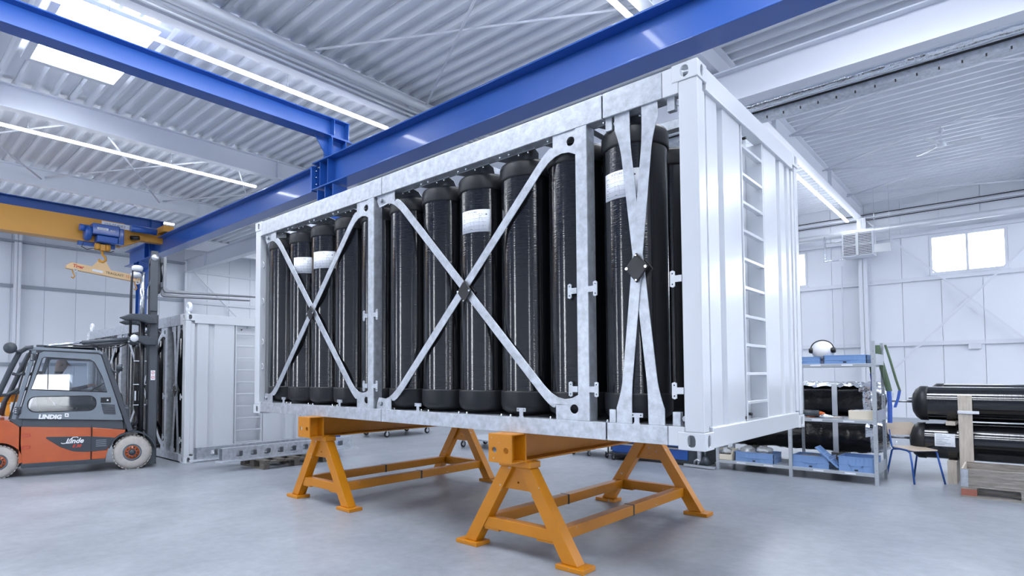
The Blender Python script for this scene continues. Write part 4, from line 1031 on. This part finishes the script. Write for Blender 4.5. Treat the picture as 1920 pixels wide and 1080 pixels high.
# ------------------------------------------------------------------ driver
def skin_body(name, verts, edges, radii, root=0, sub=2):
    me = bpy.data.meshes.new(name); me.from_pydata(verts, edges, []); o = bpy.data.objects.new(name, me); COL.objects.link(o)
    md = o.modifiers.new('s', 'SKIN'); md.use_smooth_shade = True
    for i, r in enumerate(radii):
        sv = me.skin_vertices[0].data[i]; sv.radius = (r, r) if not isinstance(r, tuple) else r; sv.use_root = (i == root)
    sb = o.modifiers.new('d', 'SUBSURF'); sb.levels = sub; sb.render_levels = sub
    dg = bpy.context.evaluated_depsgraph_get(); m2 = bpy.data.meshes.new_from_object(o.evaluated_get(dg))
    bpy.data.objects.remove(o); bpy.data.meshes.remove(me); return m2
V = [(-1.05,.57,1.08),(-1.07,.57,1.22),(-1.08,.57,1.36),(-1.07,.57,1.48),(-1.05,.57,1.56),(-1.03,.57,1.63),(-1.00,.57,1.70),(-.995,.57,1.78)]
E_ = [(0,1),(1,2),(2,3),(3,4),(4,5),(5,6),(6,7)]; Rr = [(.15,.12),(.14,.11),(.16,.115),(.15,.10),(.062,.062),(.065,.075),(.082,.098),(.070,.082)]
for s in (-1, 1):
    b0 = len(V); V += [(-1.06,.57+s*.17,1.49),(-.93,.57+s*.22,1.26),(-.70,.57+s*.15,1.32),(-.60,.57+s*.13,1.36)]; E_ += [(3,b0),(b0,b0+1),(b0+1,b0+2),(b0+2,b0+3)]; Rr += [.062,.048,.036,.030]
    for k in range(5):
        f0 = len(V); dy = (k-2)*.016
        V += [(-.56,.57+s*(.13+dy),1.375-(.012 if k else .0)),(-.535,.57+s*(.13+dy*1.1),1.36),(-.535,.57+s*(.13+dy*1.1),1.34)]; E_ += [(b0+3,f0),(f0,f0+1),(f0+1,f0+2)]; Rr += [.0095,.009,.008]
    l0 = len(V); V += [(-.98,.57+s*.10,1.07),(-.62,.57+s*.15,1.08),(-.45,.57+s*.13,.80),(-.36,.57+s*.13,.78)]; E_ += [(0,l0),(l0,l0+1),(l0+1,l0+2),(l0+2,l0+3)]; Rr += [.095,.07,.05,.04]
bm_ = skin_body('body', V, E_, Rr)
pers = thing('person', 'driver with a shaved head in dark work clothes seated in the forklift cab', 'person', (0,0,0))
for k in ('cloth', 'skin'): bm_.materials.append(MT[k])
for p in bm_.polygons:
    c_ = p.center; p.material_index = 1 if (c_.z > 1.585 or (c_.x > -.64 and c_.z > 1.25)) else 0; p.use_smooth = True
ob = bpy.data.objects.new('body', bm_); COL.objects.link(ob); ob.parent = pers
hd = MB()
hd.lathe([(0,-.012),(.012,-.006),(.016,.0),(.012,.012),(0,.02)], (-.905,.57,1.69), 'x', 10)     # nose
for s in (-1,1):
    hd.lathe([(0,-.012),(.022,-.006),(.026,0),(.018,.008),(0,.01)], (-1.005,.57+s*.083,1.70), 'y', 10)
hd.build('nose_and_ears', 'skin', pers)
for s in (-1,1):
    MB().lathe([(0,-.009),(.008,-.005),(.010,0),(.008,.005),(0,.009)], (-.918,.57+s*.032,1.715), 'x', 8).build('eye', 'ink_dark', pers)
MB().box((-.925,.545,1.645),(-.913,.595,1.652)).build('mouth', 'red', pers)
pers.location = FO; pers.rotation_euler = (0,0,FA)

# ================================================================== shelf unit with boxes
sh = thing('shelving_unit', 'grey perforated steel shelving unit with three levels at the right', 'shelf', (-.95, 6.1, 0))
SX = (-2.0, -.96, .075); SY = (5.69, 6.44)
for x in SX:
    for y in SY:
        m2 = MB(); d = 1 if y < 6 else -1
        ztop = 1.94 if x > -1.5 else 1.94
        hs = [circ(x, z, .005, 6) for z in [.1+k*.1 for k in range(18)]]
        m2.prism([[(x-.022,0),(x+.022,0),(x+.022,ztop),(x-.022,ztop)]]+hs, XZ, y-d*.002, y+d*.002)
        hs = [circ(y+d*.025, z, .005, 6) for z in [.1+k*.1 for k in range(18)]]
        m2.prism([[(min(y,y+d*.05),0),(max(y,y+d*.05),0),(max(y,y+d*.05),ztop),(min(y,y+d*.05),ztop)]]+hs, YZ, x+.020, x+.022)
        m2.build('shelf_post', 'shelf', sh)
for a, b in zip(SX[:-1], SX[1:]):
    for z in (.155, .865, 1.64):
        MB().box((a+.024,SY[0],z-.045),(b-.024,SY[1],z)).build('shelf_board', 'shelf', sh, bevel=.003)
        for k in (.25, .62):
            xx = a+(b-a)*k+.03; q = MB().box((xx,SY[0]-.003,z-.032),(xx+.13,SY[0]-.001,z-.012)).build('price_label', 'paper', sh)
for x in SX:
    for z in (.25, .95, 1.72): MB().box((x+.018,SY[0]+.03,z-.1),(x+.022,SY[1]-.03,z+.05)).build('side_brace', 'shelf', sh)

def crate(x, y, z, w=.58, d=.38, h=.115, label='', rz=0, tilt=0, group='blue plastic crates on the shelving unit'):
    c = thing('plastic_crate', '', 'crate', (0,0,0)); t = .012
    m2 = MB(); m2.box((-w/2+.012,-d/2+.012,0),(w/2-.012,d/2-.012,.008))
    for s in (-1,1):
        a, b = sorted((s*(d/2-.014), s*(d/2-.004))); m2.box((-w/2+.004,a,.0),(w/2-.004,b,h))
        a, b = sorted((s*(w/2-.014), s*(w/2-.004))); m2.box((a,-d/2+.004,0),(b,d/2-.004,h))
    m2.build('crate_shell', 'crate', c)
    m2 = MB()
    m2.prism([[(-w/2,-d/2),(w/2,-d/2),(w/2,d/2),(-w/2,d/2)],[(-w/2+.02,-d/2+.02),(w/2-.02,-d/2+.02),(w/2-.02,d/2-.02),(-w/2+.02,d/2-.02)]], XY, h-.012, h)
    m2.prism([[(-w/2+.001,-d/2+.001),(w/2-.001,-d/2+.001),(w/2-.001,d/2-.001),(-w/2+.001,d/2-.001)],[(-w/2+.012,-d/2+.012),(w/2-.012,-d/2+.012),(w/2-.012,d/2-.012),(-w/2+.012,d/2-.012)]], XY, h*.42, h*.48)
    m2.build('crate_rim', 'crate', c, bevel=.002, seg=1)
    m2 = MB()
    for k in range(9):
        x_ = -w/2+.03+k*(w-.06)/8
        m2.box((x_-.003,-d/2,h*.48),(x_+.003,-d/2+.006,h-.012))
    m2.box((-.08,-d/2-.003,.01),(-.07,-d/2+.004,h*.42)).box((.07,-d/2-.003,.01),(.08,-d/2+.004,h*.42)).box((-.08,-d/2-.003,h*.36),(.08,-d/2+.004,h*.42))
    m2.build('crate_ribs', 'crate', c)
    MB().box((-.02,-d/2-.001,.012),(.02,-d/2+.004,.03)).build('latch_hole', 'black', c)
    c.location = (x,y,z); c.rotation_euler = (tilt,0,rz); tag(c, label, 'crate', group); return c
crate(-.255, 5.92, 1.64, .52, .40, .12, 'blue plastic crate on the top shelf beside the right post')
crate(-.83+.02, 5.92, 1.64, .50, .40, .105, 'blue plastic crate on the top shelf under the white helmet', rz=.06)
crate(-1.47, 5.92, .155, .56, .40, .15, 'blue plastic crate full of bagged screws on the lower shelf')
crate(-.71, 5.93, .155, .48, .42, .17, 'blue plastic crate on the lower shelf left of the tilted lid')
crate(-.16, 5.96, .155, .44, .46, .20, 'tallest blue plastic crate on the lower shelf beside the right post')
ld = thing('crate_lid', 'blue ribbed crate lid leaning between two crates on the lower shelf', 'lid', (-.5, 5.84, .18))
sl_ = math.atan2(.27, -.28)
def LF(u, v, a): return (-.375+u*math.cos(sl_)-a*math.sin(sl_)*-1, 5.70+v, .185+u*math.sin(sl_)+a*math.cos(sl_)*-1)
MB().prism([[(0,0),(.38,0),(.38,.28),(0,.28)]]+[[(.03+.115*i,.025+.085*j),(.13+.115*i,.025+.085*j),(.13+.115*i,.09+.085*j),(.03+.115*i,.09+.085*j)] for i in range(3) for j in range(3)], LF, 0, .018).build('lid_frame', 'crate', ld)
MB().prism([(.01,.01),(.37,.01),(.37,.27),(.01,.27)], LF, .006, .011).build('lid_sheet', 'crate', ld)
# bags, tools, boxes
def blob(name, c, r, m, label, cat, seed=1, grp=None, n=14):
    rd = random.Random(seed); bm = bmesh.new(); bmesh.ops.create_icosphere(bm, subdivisions=3, radius=1)
    for v in bm.verts:
        k = 1+.13*math.sin(v.co.x*5+seed)+.1*math.sin(v.co.y*7+seed*2)+.09*math.sin(v.co.z*6+seed*3)+rd.uniform(-.04,.04)
        v.co = Vector((v.co.x*r[0]*k, v.co.y*r[1]*k, max(v.co.z*r[2]*k, -r[2]*.8)))+Vector(c)
    me = bpy.data.meshes.new(name); bm.to_mesh(me); bm.free(); me.materials.append(MT[m])
    for p in me.polygons: p.use_smooth = True
    o = bpy.data.objects.new(name, me); COL.objects.link(o); tag(o, label, cat, grp); return o
blob('screw_bag', (-1.60,5.9,.30), (.12,.13,.075), 'bag', 'left clear bag of screws lying in the lower shelf crate', 'bag', 1)
blob('screw_bag', (-1.37,5.9,.31), (.11,.12,.09), 'bag', 'right clear bag of screws standing in the lower shelf crate', 'bag', 4)
blob('parts_bag', (-.75,5.93,.27), (.14,.12,.06), 'bag', 'clear bag of grey parts in the lower shelf crate left of the lid', 'bag', 6)
def open_bin(x, y, z, w, d, h, label):
    c = thing('storage_bin', label, 'bin', (x,y,z)); m2 = MB()
    m2.box((x-w/2,y-d/2,z),(x+w/2,y+d/2,z+.01)); m2.box((x-w/2,y+d/2-.012,z),(x+w/2,y+d/2,z+h))
    for s in (-1,1):
        a, b = sorted((x+s*w/2, x+s*(w/2-.012)))
        m2.prism([(y-d/2,z),(y+d/2,z),(y+d/2,z+h),(y-d/2+.08,z+h),(y-d/2,z+h*.55)], YZ, a, b)
    m2.box((x-w/2,y-d/2,z),(x+w/2,y-d/2+.012,z+h*.55)); m2.build('bin_shell', 'beige', c, bevel=.004)
    MB().box((x-w/2-.006,y-d/2+.08,z+h-.012),(x+w/2+.006,y+d/2+.004,z+h)).build('bin_rim', 'beige', c) if False else None
    return c
open_bin(-1.91, 5.86, .155, .24, .30, .16, 'beige storage bin with metal parts on the lower shelf at its left end')
blob('parts_bag', (-1.91,5.86,.27), (.09,.10,.06), 'bag', 'bag of metal parts in the beige bin on the lower shelf', 'bag', 9)
bb = MB(); bb.box((-.24,5.78,.866),(.04,6.0,.872)); bb.box((-.24,5.78,.87),(.04,5.79,.99)).box((-.24,5.99,.87),(.04,6.0,.99)).box((-.24,5.79,.87),(-.23,5.99,.99)).box((.03,5.79,.87),(.04,5.99,.99))
bb_ = bb.build('parts_tray', 'beige', bevel=.008); tag(bb_, 'beige box with clear bags on the middle shelf beside the right post', 'box')
blob('clear_bag', (-.10,5.89,.965), (.12,.08,.04), 'bag', 'clear bag lying in the beige box on the middle shelf', 'bag', 12)
tl = thing('impact_wrench', 'grey and orange cordless tool lying at the left of the middle shelf', 'tool', (-.72,5.85,.866))
MB().cyl((-.88,5.80,.93),(-.62,5.88,.93),.045,n=14).build('tool_body', 'anthracite', tl)
MB().cyl((-.62,5.88,.93),(-.55,5.90,.92),.035,.02,n=14).build('tool_nose', 'tool_orange', tl)
MB().bar((-.76,5.83,.90),(-.70,5.98,.89),.05,.045).build('tool_handle', 'tool_orange', tl)
MB().box((-.76,5.95,.868),(-.62,6.05,.93)).build('battery', 'anthracite', tl, bevel=.01)
blob('foil_scrap', (-.52,5.80,.895), (.09,.06,.03), 'foil', 'crumpled foil scrap on the middle shelf beside the cordless tool', 'scrap', 15)
hm_ = thing('hammer', 'small hammer with wooden handle on the middle shelf', 'hammer', (-.38,5.78,.87))
MB().cyl((-.52,5.77,.882),(-.33,5.80,.885),.011,n=8).build('hammer_handle', 'wood', hm_)
MB().cyl((-.325,5.765,.885),(-.315,5.84,.885),.017,n=10).build('hammer_head', 'steel', hm_)
# helmet with ear protection
he = thing('safety_helmet', 'white safety helmet with black ear defenders standing on the top shelf crates', 'helmet', (-.54,5.80,1.76))
m2 = MB(); m2.lathe([(.125,0),(.128,.03),(.12,.08),(.09,.125),(.045,.15),(0,.155)], (0,0,0), n=28)
m2.lathe([(.125,0),(.145,-.008),(.145,-.002),(.126,.006)], (0,0,0), n=28)
m2.xf(Matrix.Translation((-.54,5.86,1.83)) @ Matrix.Rotation(math.radians(82), 4, 'X') @ Matrix.Scale(1.0, 4)); m2.build('helmet_shell', 'helmet', he)
m2 = MB(); m2.tube([(-.54+.145*math.cos(t), 5.80, 1.85+.13*math.sin(t)) for t in [PI*k/12 for k in range(13)]], .008, 6); m2.build('headband', 'black', he)
for s in (-1,1): MB().lathe([(0,-.03),(.035,-.028),(.042,0),(.035,.03),(0,.032)], (-.54+s*.135,5.80,1.835), 'x', 16).build('ear_cup', 'black', he)
# webbing slings
sl = thing('lifting_sling', 'green and blue webbing slings hanging from the right rear shelf post', 'sling', (.09,6.5,1.9))
def ribbon(pts, wd, m, nm, dirv=(1,.2,0)):
    dv = Vector(dirv).normalized()*wd/2; nz = Vector((0,-.004,0)); vs = []; fs = []
    for p in pts: p = Vector(p); vs += [p-dv, p+dv]
    n = len(pts)
    for p in pts: p = Vector(p); vs += [p-dv+nz, p+dv+nz]
    for i in range(n-1): fs += [(2*i,2*i+1,2*i+3,2*i+2),(2*n+2*i,2*n+2*i+2,2*n+2*i+3,2*n+2*i+1),(2*i,2*i+2,2*n+2*i+2,2*n+2*i),(2*i+1,2*n+2*i+1,2*n+2*i+3,2*i+3)]
    MB().add(vs, fs, True).build(nm, m, sl)
ribbon([(.02,6.41,1.91),(.045,6.40,1.75),(.09,6.40,1.55),(.13,6.40,1.36),(.15,6.40,1.25)], .075, 'strap_green', 'green_strap')
ribbon([(.12,6.42,1.91),(.17,6.42,1.70),(.23,6.42,1.42),(.27,6.42,1.26)], .03, 'strap_green', 'green_strap')
ribbon([(-.01,6.40,1.91),(-.03,6.40,1.78),(-.05,6.40,1.6),(-.04,6.40,1.5)], .05, 'strap_green', 'green_strap')
ribbon([(.15,6.39,1.25),(.155,6.39,1.05),(.15,6.39,.80)], .055, 'strap_blue', 'blue_strap')
ribbon([(.27,6.41,1.26),(.25,6.41,1.15),(.21,6.41,1.02)], .035, 'strap_blue', 'blue_strap')
ribbon([(-.04,6.39,1.5),(-.03,6.39,1.40),(-.035,6.39,1.25)], .06, 'strap_blue', 'blue_strap')

# ------------------------------------------------------------------ black wrapped tube bundles behind the shelf
def bundle(name, x0, x1, y0, y1, z0, z1, label, endm='foil'):
    b = thing(name, label, 'wrapped bundle', ((x0+x1)/2, (y0+y1)/2, z0)); rd = random.Random(int(z0*100)+3)
    bm = bmesh.new(); nx, nr = 40, 28; rings = []
    for i in range(nx+1):
        t = i/nx; x = x0+(x1-x0)*t; sc_ = 1 if t < .88 else 1-.35*((t-.88)/.12)**2
        ring = []
        for k in range(nr):
            a = 2*PI*k/nr; ca, sa = math.cos(a), math.sin(a)
            px = abs(ca)**.38*(1 if ca > 0 else -1); pz = abs(sa)**.38*(1 if sa > 0 else -1)
            j = rd.uniform(-.012,.012)
            ring.append(bm.verts.new((x+rd.uniform(-.01,.01), (y0+y1)/2+(px*(y1-y0)/2+j)*sc_, (z0+z1)/2+(pz*(z1-z0)/2)*sc_+j)))
        rings.append(ring)
    for i in range(nx):
        for k in range(nr):
            f = bm.faces.new((rings[i][k], rings[i][(k+1)%nr], rings[i+1][(k+1)%nr], rings[i+1][k])); f.smooth = True
            if i > nx*.90 or (i > nx*.86 and rd.random() < .4) : f.material_index = 1
    bm.faces.new(rings[0][::-1]); f = bm.faces.new(rings[-1]); f.material_index = 1
    me = bpy.data.meshes.new('film_wrap'); bm.to_mesh(me); bm.free(); me.materials.append(MT['wrap']); me.materials.append(MT[endm])
    o = bpy.data.objects.new('film_wrap', me); COL.objects.link(o); o.parent = b
    o.location = -Vector(b.location)
    return b
b1 = bundle('wrapped_bundle', -2.2, .02, 6.95, 7.95, .84, 1.33, 'upper black film-wrapped bundle with silver foil ends behind the shelving unit')
b2 = bundle('wrapped_bundle', -2.2, .05, 6.95, 7.95, .26, .80, 'lower black film-wrapped bundle with silver foil ends behind the shelving unit')
m2 = MB(); rd = random.Random(5)
for k in range(30):
    for q in range(5): pass
bm = bmesh.new(); g = [[bm.verts.new((-2.15+2.05*i/46, 6.93+1.0*j/10, 1.345+rd.uniform(-.018,.03)-(.05 if j == 0 else 0))) for j in range(11)] for i in range(47)]
for i in range(46):
    for j in range(10): bm.faces.new((g[i][j], g[i+1][j], g[i+1][j+1], g[i][j+1])).smooth = True
me = bpy.data.meshes.new('top_foil'); bm.to_mesh(me); bm.free(); me.materials.append(MT['foil']); o = bpy.data.objects.new('top_foil', me); COL.objects.link(o); o.parent = b1; o.location = -Vector(b1.location)
for b, z0, z1 in ((b1,.84,1.34),(b2,.26,.80)):
    for x in (-.66,): MB().box((x,6.925,z0+.0),(x+.07,6.955,z1)).build('white_strap', 'tape', b)
MB().box((-.30,6.92,1.22),(-.10,6.96,1.30)).box((-.22,6.915,.88),(-.15,6.95,1.28)).build('foil_tape', 'foil', b1)
for x in (-2.0, -.7):
    for z0, z1, l in ((0,.255,'lower'), (.80,.838,'upper')):
        o = MB().box((x,6.98,z0),(x+.1,7.9,z1)).build('timber_bearer', 'wood_grey'); tag(o, '%s timber bearer under the %s black wrapped bundle' % ('left' if x < -1 else 'right', l), 'timber', 'timber bearers under the wrapped bundles')

# ------------------------------------------------------------------ horizontal cylinders at the right
def hcyl(x0, y, z, r, label, length=2.6, sheet=False):
    t = thing('long_gas_cylinder', label, 'gas cylinder', (x0,y,z))
    MB().cyl((x0+.17,y,z),(x0+length-.17,y,z),r,n=36,caps=False).build('wound_body', 'carbon_lying', t)
    P = [(0,0),(.04,.0),(r*.55,.012),(r*.86,.05),(r+.008,.10),(r+.010,.185),(r,.19)]
    MB().lathe(P, (x0,y,z), 'x', 36).build('end_cap', 'cap', t)
    MB().lathe([(a, length-h) for a, h in P], (x0,y,z), 'x', 36).build('end_cap', 'cap', t)
    MB().cyl((x0-.24,y,z+.02),(x0+.01,y,z+.02),.018,n=10).build('valve_stem', 'steel', t)
    if sheet:
        n = 6; vs = []
        for w_ in (.002,.004):
            for u in (x0+.30, x0+.52):
                for k in range(n+1):
                    a = math.radians(172+46*k/n); vs.append((u, y+(r+w_)*math.cos(a)*1.0, z-(r+w_)*math.sin(a)*-1*-1 if False else z+(r+w_)*math.sin(math.radians(172-46*k/n))))
        q = n+1
        m2 = MB(); vs = []
        for u in (x0+.30, x0+.52):
            for k in range(q): a = math.radians(150+42*k/n); vs.append((u, y+(r+.003)*math.cos(a), z+(r+.003)*math.sin(a)))
        m2.add(vs, [(k,k+1,q+k+1,q+k) for k in range(n)], True); s_ = m2.build('data_sheet', 'paper', t, fix=False)
        m3 = MB()
        for kk in range(9):
            a = math.radians(154+4*kk); yy, zz = y+(r+.0045)*math.cos(a), z+(r+.0045)*math.sin(a); m3.bar((x0+.315,yy,zz),(x0+.315+.18*((kk*7)%5+3)/8,yy,zz),.002,.004)
        m3.build('printed_lines', 'ink', s_)
    return t
hcyl(.36, 6.85, 1.075, .235, 'upper front long black gas cylinder lying at the right edge')
hcyl(.32, 6.85, .545, .245, 'lower front long black gas cylinder with data sheet lying at the right edge', sheet=True)
hcyl(.50, 7.42, 1.105, .235, 'upper rear long black gas cylinder lying at the right edge')
hcyl(.62, 7.42, .56, .235, 'lower rear long black gas cylinder lying at the right edge')
for x in (.75, 2.3):
    for z0, z1, l in ((0,.30,'bottom'),(.79,.84,'middle')):
        o = MB().box((x,6.55,z0),(x+.10,7.75,z1)).build('timber_bearer', 'wood'); tag(o, '%s timber bearer under the lying gas cylinders, %s one' % (l, 'left' if x < 1 else 'right'), 'timber')
o = MB().box((.885,6.52,0),(1.03,6.55,1.2)).build('timber_board', 'wood', bevel=.002); tag(o, 'upright pale timber board in front of the lying gas cylinders', 'timber board')
o = MB().box((.88,6.505,.955),(1.10,6.52,.995)).build('cable_tie', 'tape', bevel=.004); tag(o, 'white strap around the upright timber board', 'strap')
for y in (6.62, 7.2): 
    for z in (.815, ): pass
# pallet with timber collar
def pallet(name, x0, y0, lx, ly, label, m='wood_grey', blockm=None, rz=0):
    p = thing(name, label, 'pallet', (0,0,0))
    for i in range(5): MB().box((0, i*(ly-.12)/4+.0, .122),(lx, i*(ly-.12)/4+.12, .144)).build('deck_board', m, p, bevel=.002, seg=1)
    for x in (0, lx/2-.07, lx-.145): MB().box((x,0,.10),(x+.145,ly,.122)).build('stringer_board', m, p)
    for y in (0, ly/2-.05, ly-.1):
        MB().box((0,y,0),(lx,y+.1,.022)).build('bottom_board', m, p)
        for x in (0, lx/2-.07, lx-.145): MB().box((x,y,.022),(x+.145,y+.1,.10)).build('block', (blockm if blockm and x == 0 and y == 0 else m), p, bevel=.002, seg=1)
    p.location = (x0,y0,0); p.rotation_euler = (0,0,rz); return p
pallet('pallet', .94, 5.55, 1.2, .8, 'timber pallet with a red corner block at the lower right', blockm='wood_red')
pc = thing('pallet_collar', 'timber pallet collar with steel corner hinge on the pallet at the right', 'pallet collar', (.94,5.55,.144))
for z in (.146, .246):
    m_ = 'wood_grey' if z < .2 else 'wood'
    MB().box((.945,5.555,z),(2.13,5.575,z+.096)).build('collar_board', 'wood_grey', pc, bevel=.002, seg=1)
    MB().box((.945,6.325,z),(2.13,6.345,z+.096)).build('collar_board', 'wood_grey', pc, bevel=.002, seg=1)
    MB().box((.945,5.575,z),(.965,6.325,z+.096)).build('collar_board', m_, pc, bevel=.002, seg=1)
    MB().box((2.11,5.575,z),(2.13,6.325,z+.096)).build('collar_board', m_, pc)
hg = MB().box((.942,5.548,.125),(1.01,5.5545,.335)).box((.938,5.548,.125),(.9445,5.62,.335)).build('corner_hinge', 'galv', pc)
for k in range(5): MB().cyl((.99,5.545,.15+k*.04),(.99,5.549,.15+k*.04),.006,n=6).build('rivet', 'steel', hg)

# ------------------------------------------------------------------ chair (local: facing +X)
ch = thing('stacking_chair', 'plywood chair with blue tubular legs beside the shelving unit', 'chair', (0,0,0))
for s in (-1,1):
    MB().tube([(-.27,s*.20,.0),(-.20,s*.19,.28),(-.165,s*.185,.41),(-.12,s*.185,.44),(.0,s*.185,.445),(.12,s*.185,.44),(.17,s*.185,.41),(.20,s*.19,.28),(.26,s*.21,.0)], .012, 10).build('leg_frame', 'blue', ch)
    MB().tube([(-.14,s*.17,.43),(-.19,s*.165,.47),(-.215,s*.165,.56),(-.235,s*.165,.70)], .012, 10).build('back_tube', 'blue', ch)
for x in (-.12, .12): MB().tube([(x,-.185,.43),(x,.185,.43)], .010, 8).build('seat_crossbar', 'blue', ch)
m2 = MB(); pts = rrect(-.18,-.19,.21,.19,.05,4)
nn = len(pts); prof = lambda x: .452+.012*((x-.0)/.2)**2*(-1 if x > .1 else 1)
m2.add([(p[0],p[1],prof(p[0])) for p in pts]+[(p[0],p[1],prof(p[0])+.012) for p in pts], [tuple(reversed(range(nn))), tuple(nn+k for k in range(nn))]+[(k,(k+1)%nn,nn+(k+1)%nn,nn+k) for k in range(nn)]); m2.build('seat', 'chair_wood', ch, bevel=.003)
m2 = MB(); n = 8; vs = []
pts = rrect(-.2,.62,.2,.80,.04,3); nn = len(pts)
fb = lambda u, v, a: (-.215-(v-.56)*.14-.03*(1-(u/.2)**2)+a, u, v)
m2.add([fb(p[0],p[1],0) for p in pts]+[fb(p[0],p[1],.011) for p in pts], [tuple(reversed(range(nn))), tuple(nn+k for k in range(nn))]+[(k,(k+1)%nn,nn+(k+1)%nn,nn+k) for k in range(nn)]); m2.build('backrest', 'chair_wood', ch)
ch.location = (.40, 6.47, 0); ch.rotation_euler = (0,0,math.radians(-46))

# ------------------------------------------------------------------ things seen under the container
tb = thing('tool_cabinet', 'blue drawer tool cabinet partly hidden behind the raised container corner', 'cabinet', (-2.85,6.0,0))
MB().box((-3.9,5.72,.03),(-2.22,6.3,.95)).build('cabinet_body', 'anthracite', tb, bevel=.01)
for z in (.09,.30,.51,.72):
    dr = MB().box((-3.85,5.695,z),(-2.48,5.72,z+.19)).build('drawer', 'blue', tb, bevel=.004)
    MB().box((-3.85,5.68,z+.165),(-2.48,5.70,z+.19)).build('drawer_handle', 'chrome', dr)
MB().box((-3.85,5.72,0),(-2.25,6.25,.03)).build('plinth', 'black', tb)
af = thing('profile_stand', 'aluminium profile stand foot with dark cone beside the tool cabinet', 'stand', (-2.2,5.6,0))
MB().bar((-2.50,5.60,.03),(-2.0,5.58,.03),.04,.04).build('foot_profile', 'galv', af, bevel=.003)
MB().bar((-2.55,5.85,.03),(-2.25,5.80,.03),.04,.04).build('foot_profile', 'galv', af, bevel=.003)
MB().cyl((-2.18,5.66,.06),(-2.18,5.66,.18),.10,.03,n=20).build('cone_base', 'anthracite', af)
MB().cyl((-2.18,5.66,.15),(-2.18,5.66,1.05),.012,n=8).build('stand_rod', 'steel', af)
MB().bar((-2.27,5.66,.05),(-2.27,5.66,1.1),.05,.05,(0,1,0)).build('upright_profile', 'galv', af)
MB().tube([(-2.35,5.64,.04),(-2.34,5.64,.10),(-2.30,5.64,.13),(-2.26,5.64,.10)], .018, 8).build('clamp_lever', 'steel', af)
def castor(x, y, par, r=.045, h=.12):
    c = MB().lathe([(0,-.016),(r,-.014),(r,.014),(0,.016)], (x,y,r), 'x', 18).build('castor', 'tyre_black', par)
    MB().lathe([(0,-.018),(r*.6,-.018),(r*.6,.018),(0,.018)], (x,y,r), 'x', 16).build('castor_hub', 'white', c)
    MB().box((x-.024,y-.02,r),(x-.018,y+.02,h)).box((x+.018,y-.02,r),(x+.024,y+.02,h)).box((x-.024,y-.02,h-.006),(x+.024,y+.02,h)).build('castor_fork', 'steel', c)
dl = thing('dolly', 'white flat dolly on black castors behind the near trestle', 'dolly', (-4.2,6.0,0))
MB().box((-4.75,5.6,.12),(-3.85,6.3,.145)).build('platform', 'white', dl, bevel=.004)
for x, y in ((-4.65,5.68),(-3.95,5.68),(-4.65,6.2),(-3.95,6.2),(-4.3,5.65)): castor(x, y, dl)
d2 = thing('dolly', 'dark hand trolley with black castors beside the white dolly', 'trolley', (-3.6,5.7,0))
MB().box((-3.85,5.5,.10),(-3.25,5.95,.125)).build('platform', 'black', d2, bevel=.004)
MB().tube([(-3.83,5.52,.12),(-3.83,5.52,.34),(-3.83,5.93,.34),(-3.83,5.93,.12)], .014, 8).build('handle', 'black', d2)
for x, y in ((-3.75,5.55),(-3.35,5.55),(-3.75,5.9),(-3.35,5.9)): castor(x, y, d2)
ct = thing('flat_cart', 'low flat cart on pale castors seen between the two trestles', 'cart', (-9.5,6.0,0))
MB().box((-10.6,5.1,.17),(-9.55,6.75,.21)).build('platform', 'anthracite', ct)
for x, y in ((-9.68,5.25),(-9.70,6.6),(-10.5,5.25),(-10.5,6.6)): castor(x, y, ct, .075, .17)
ct = thing('flat_cart', 'low cart whose single castor shows behind the far trestle legs', 'cart', (-7.0,5.2,0))
MB().box((-7.05,5.02,.17),(-5.9,5.9,.20)).build('platform', 'galv', ct)
for x, y in ((-6.98,5.10),(-5.98,5.10),(-6.98,5.8),(-5.98,5.8)): castor(x, y, ct, .065, .17)
# galvanised channels lying on a pallet
pallet('pallet', -8.12, .82, .8, 1.2, 'dark timber pallet under the galvanised channels by the far trestle', 'wood_dark')
for i, (x0, z0, yo) in enumerate(((-7.62, .146, 0), (-8.05, .146, -.22))):
    c = thing('perforated_channel', ('front' if i == 0 else 'rear')+' perforated galvanised channel lying on the dark pallet', 'steel channel', (x0, 1.4, z0))
    ya, yb = .28+yo, 2.75+yo; hs = []
    k = ya+.28
    while k < yb-.2: hs.append(rrect(k-.055, z0+.07, k+.055, z0+.155, .015, 2)); k += .24
    MB().prism([[(ya,z0+.01),(yb,z0+.01),(yb,z0+.215),(ya,z0+.215)]]+hs, YZ, x0, x0+.006).build('channel_web', 'galv', c)
    MB().box((x0-.09,ya,z0+.207),(x0,yb,z0+.215)).build('channel_flange', 'galv', c)
    MB().prism([(x0,z0),(x0+.07,z0),(x0+.07,z0+.008),(x0,z0+.03)], lambda u, v, a: (u, a, v), ya-.12, yb+.1).build('channel_foot', 'galv', c)
    MB().prism([[(ya,z0+.01),(yb,z0+.01),(yb,z0+.215),(ya,z0+.215)]]+[list(h) for h in hs], YZ, x0-.12, x0-.114).build('channel_web', 'galv', c)
for x in (-7.86, -7.80): 
    o = MB().bar((x,.35,.20),(x,2.6,.20),.03,.03).build('galvanised_bar', 'galv'); tag(o, ('left' if x < -7.83 else 'right')+' thin galvanised bar between the perforated channels', 'steel bar')
# orange rack piece seen behind the counterweight handled by the trestle far left
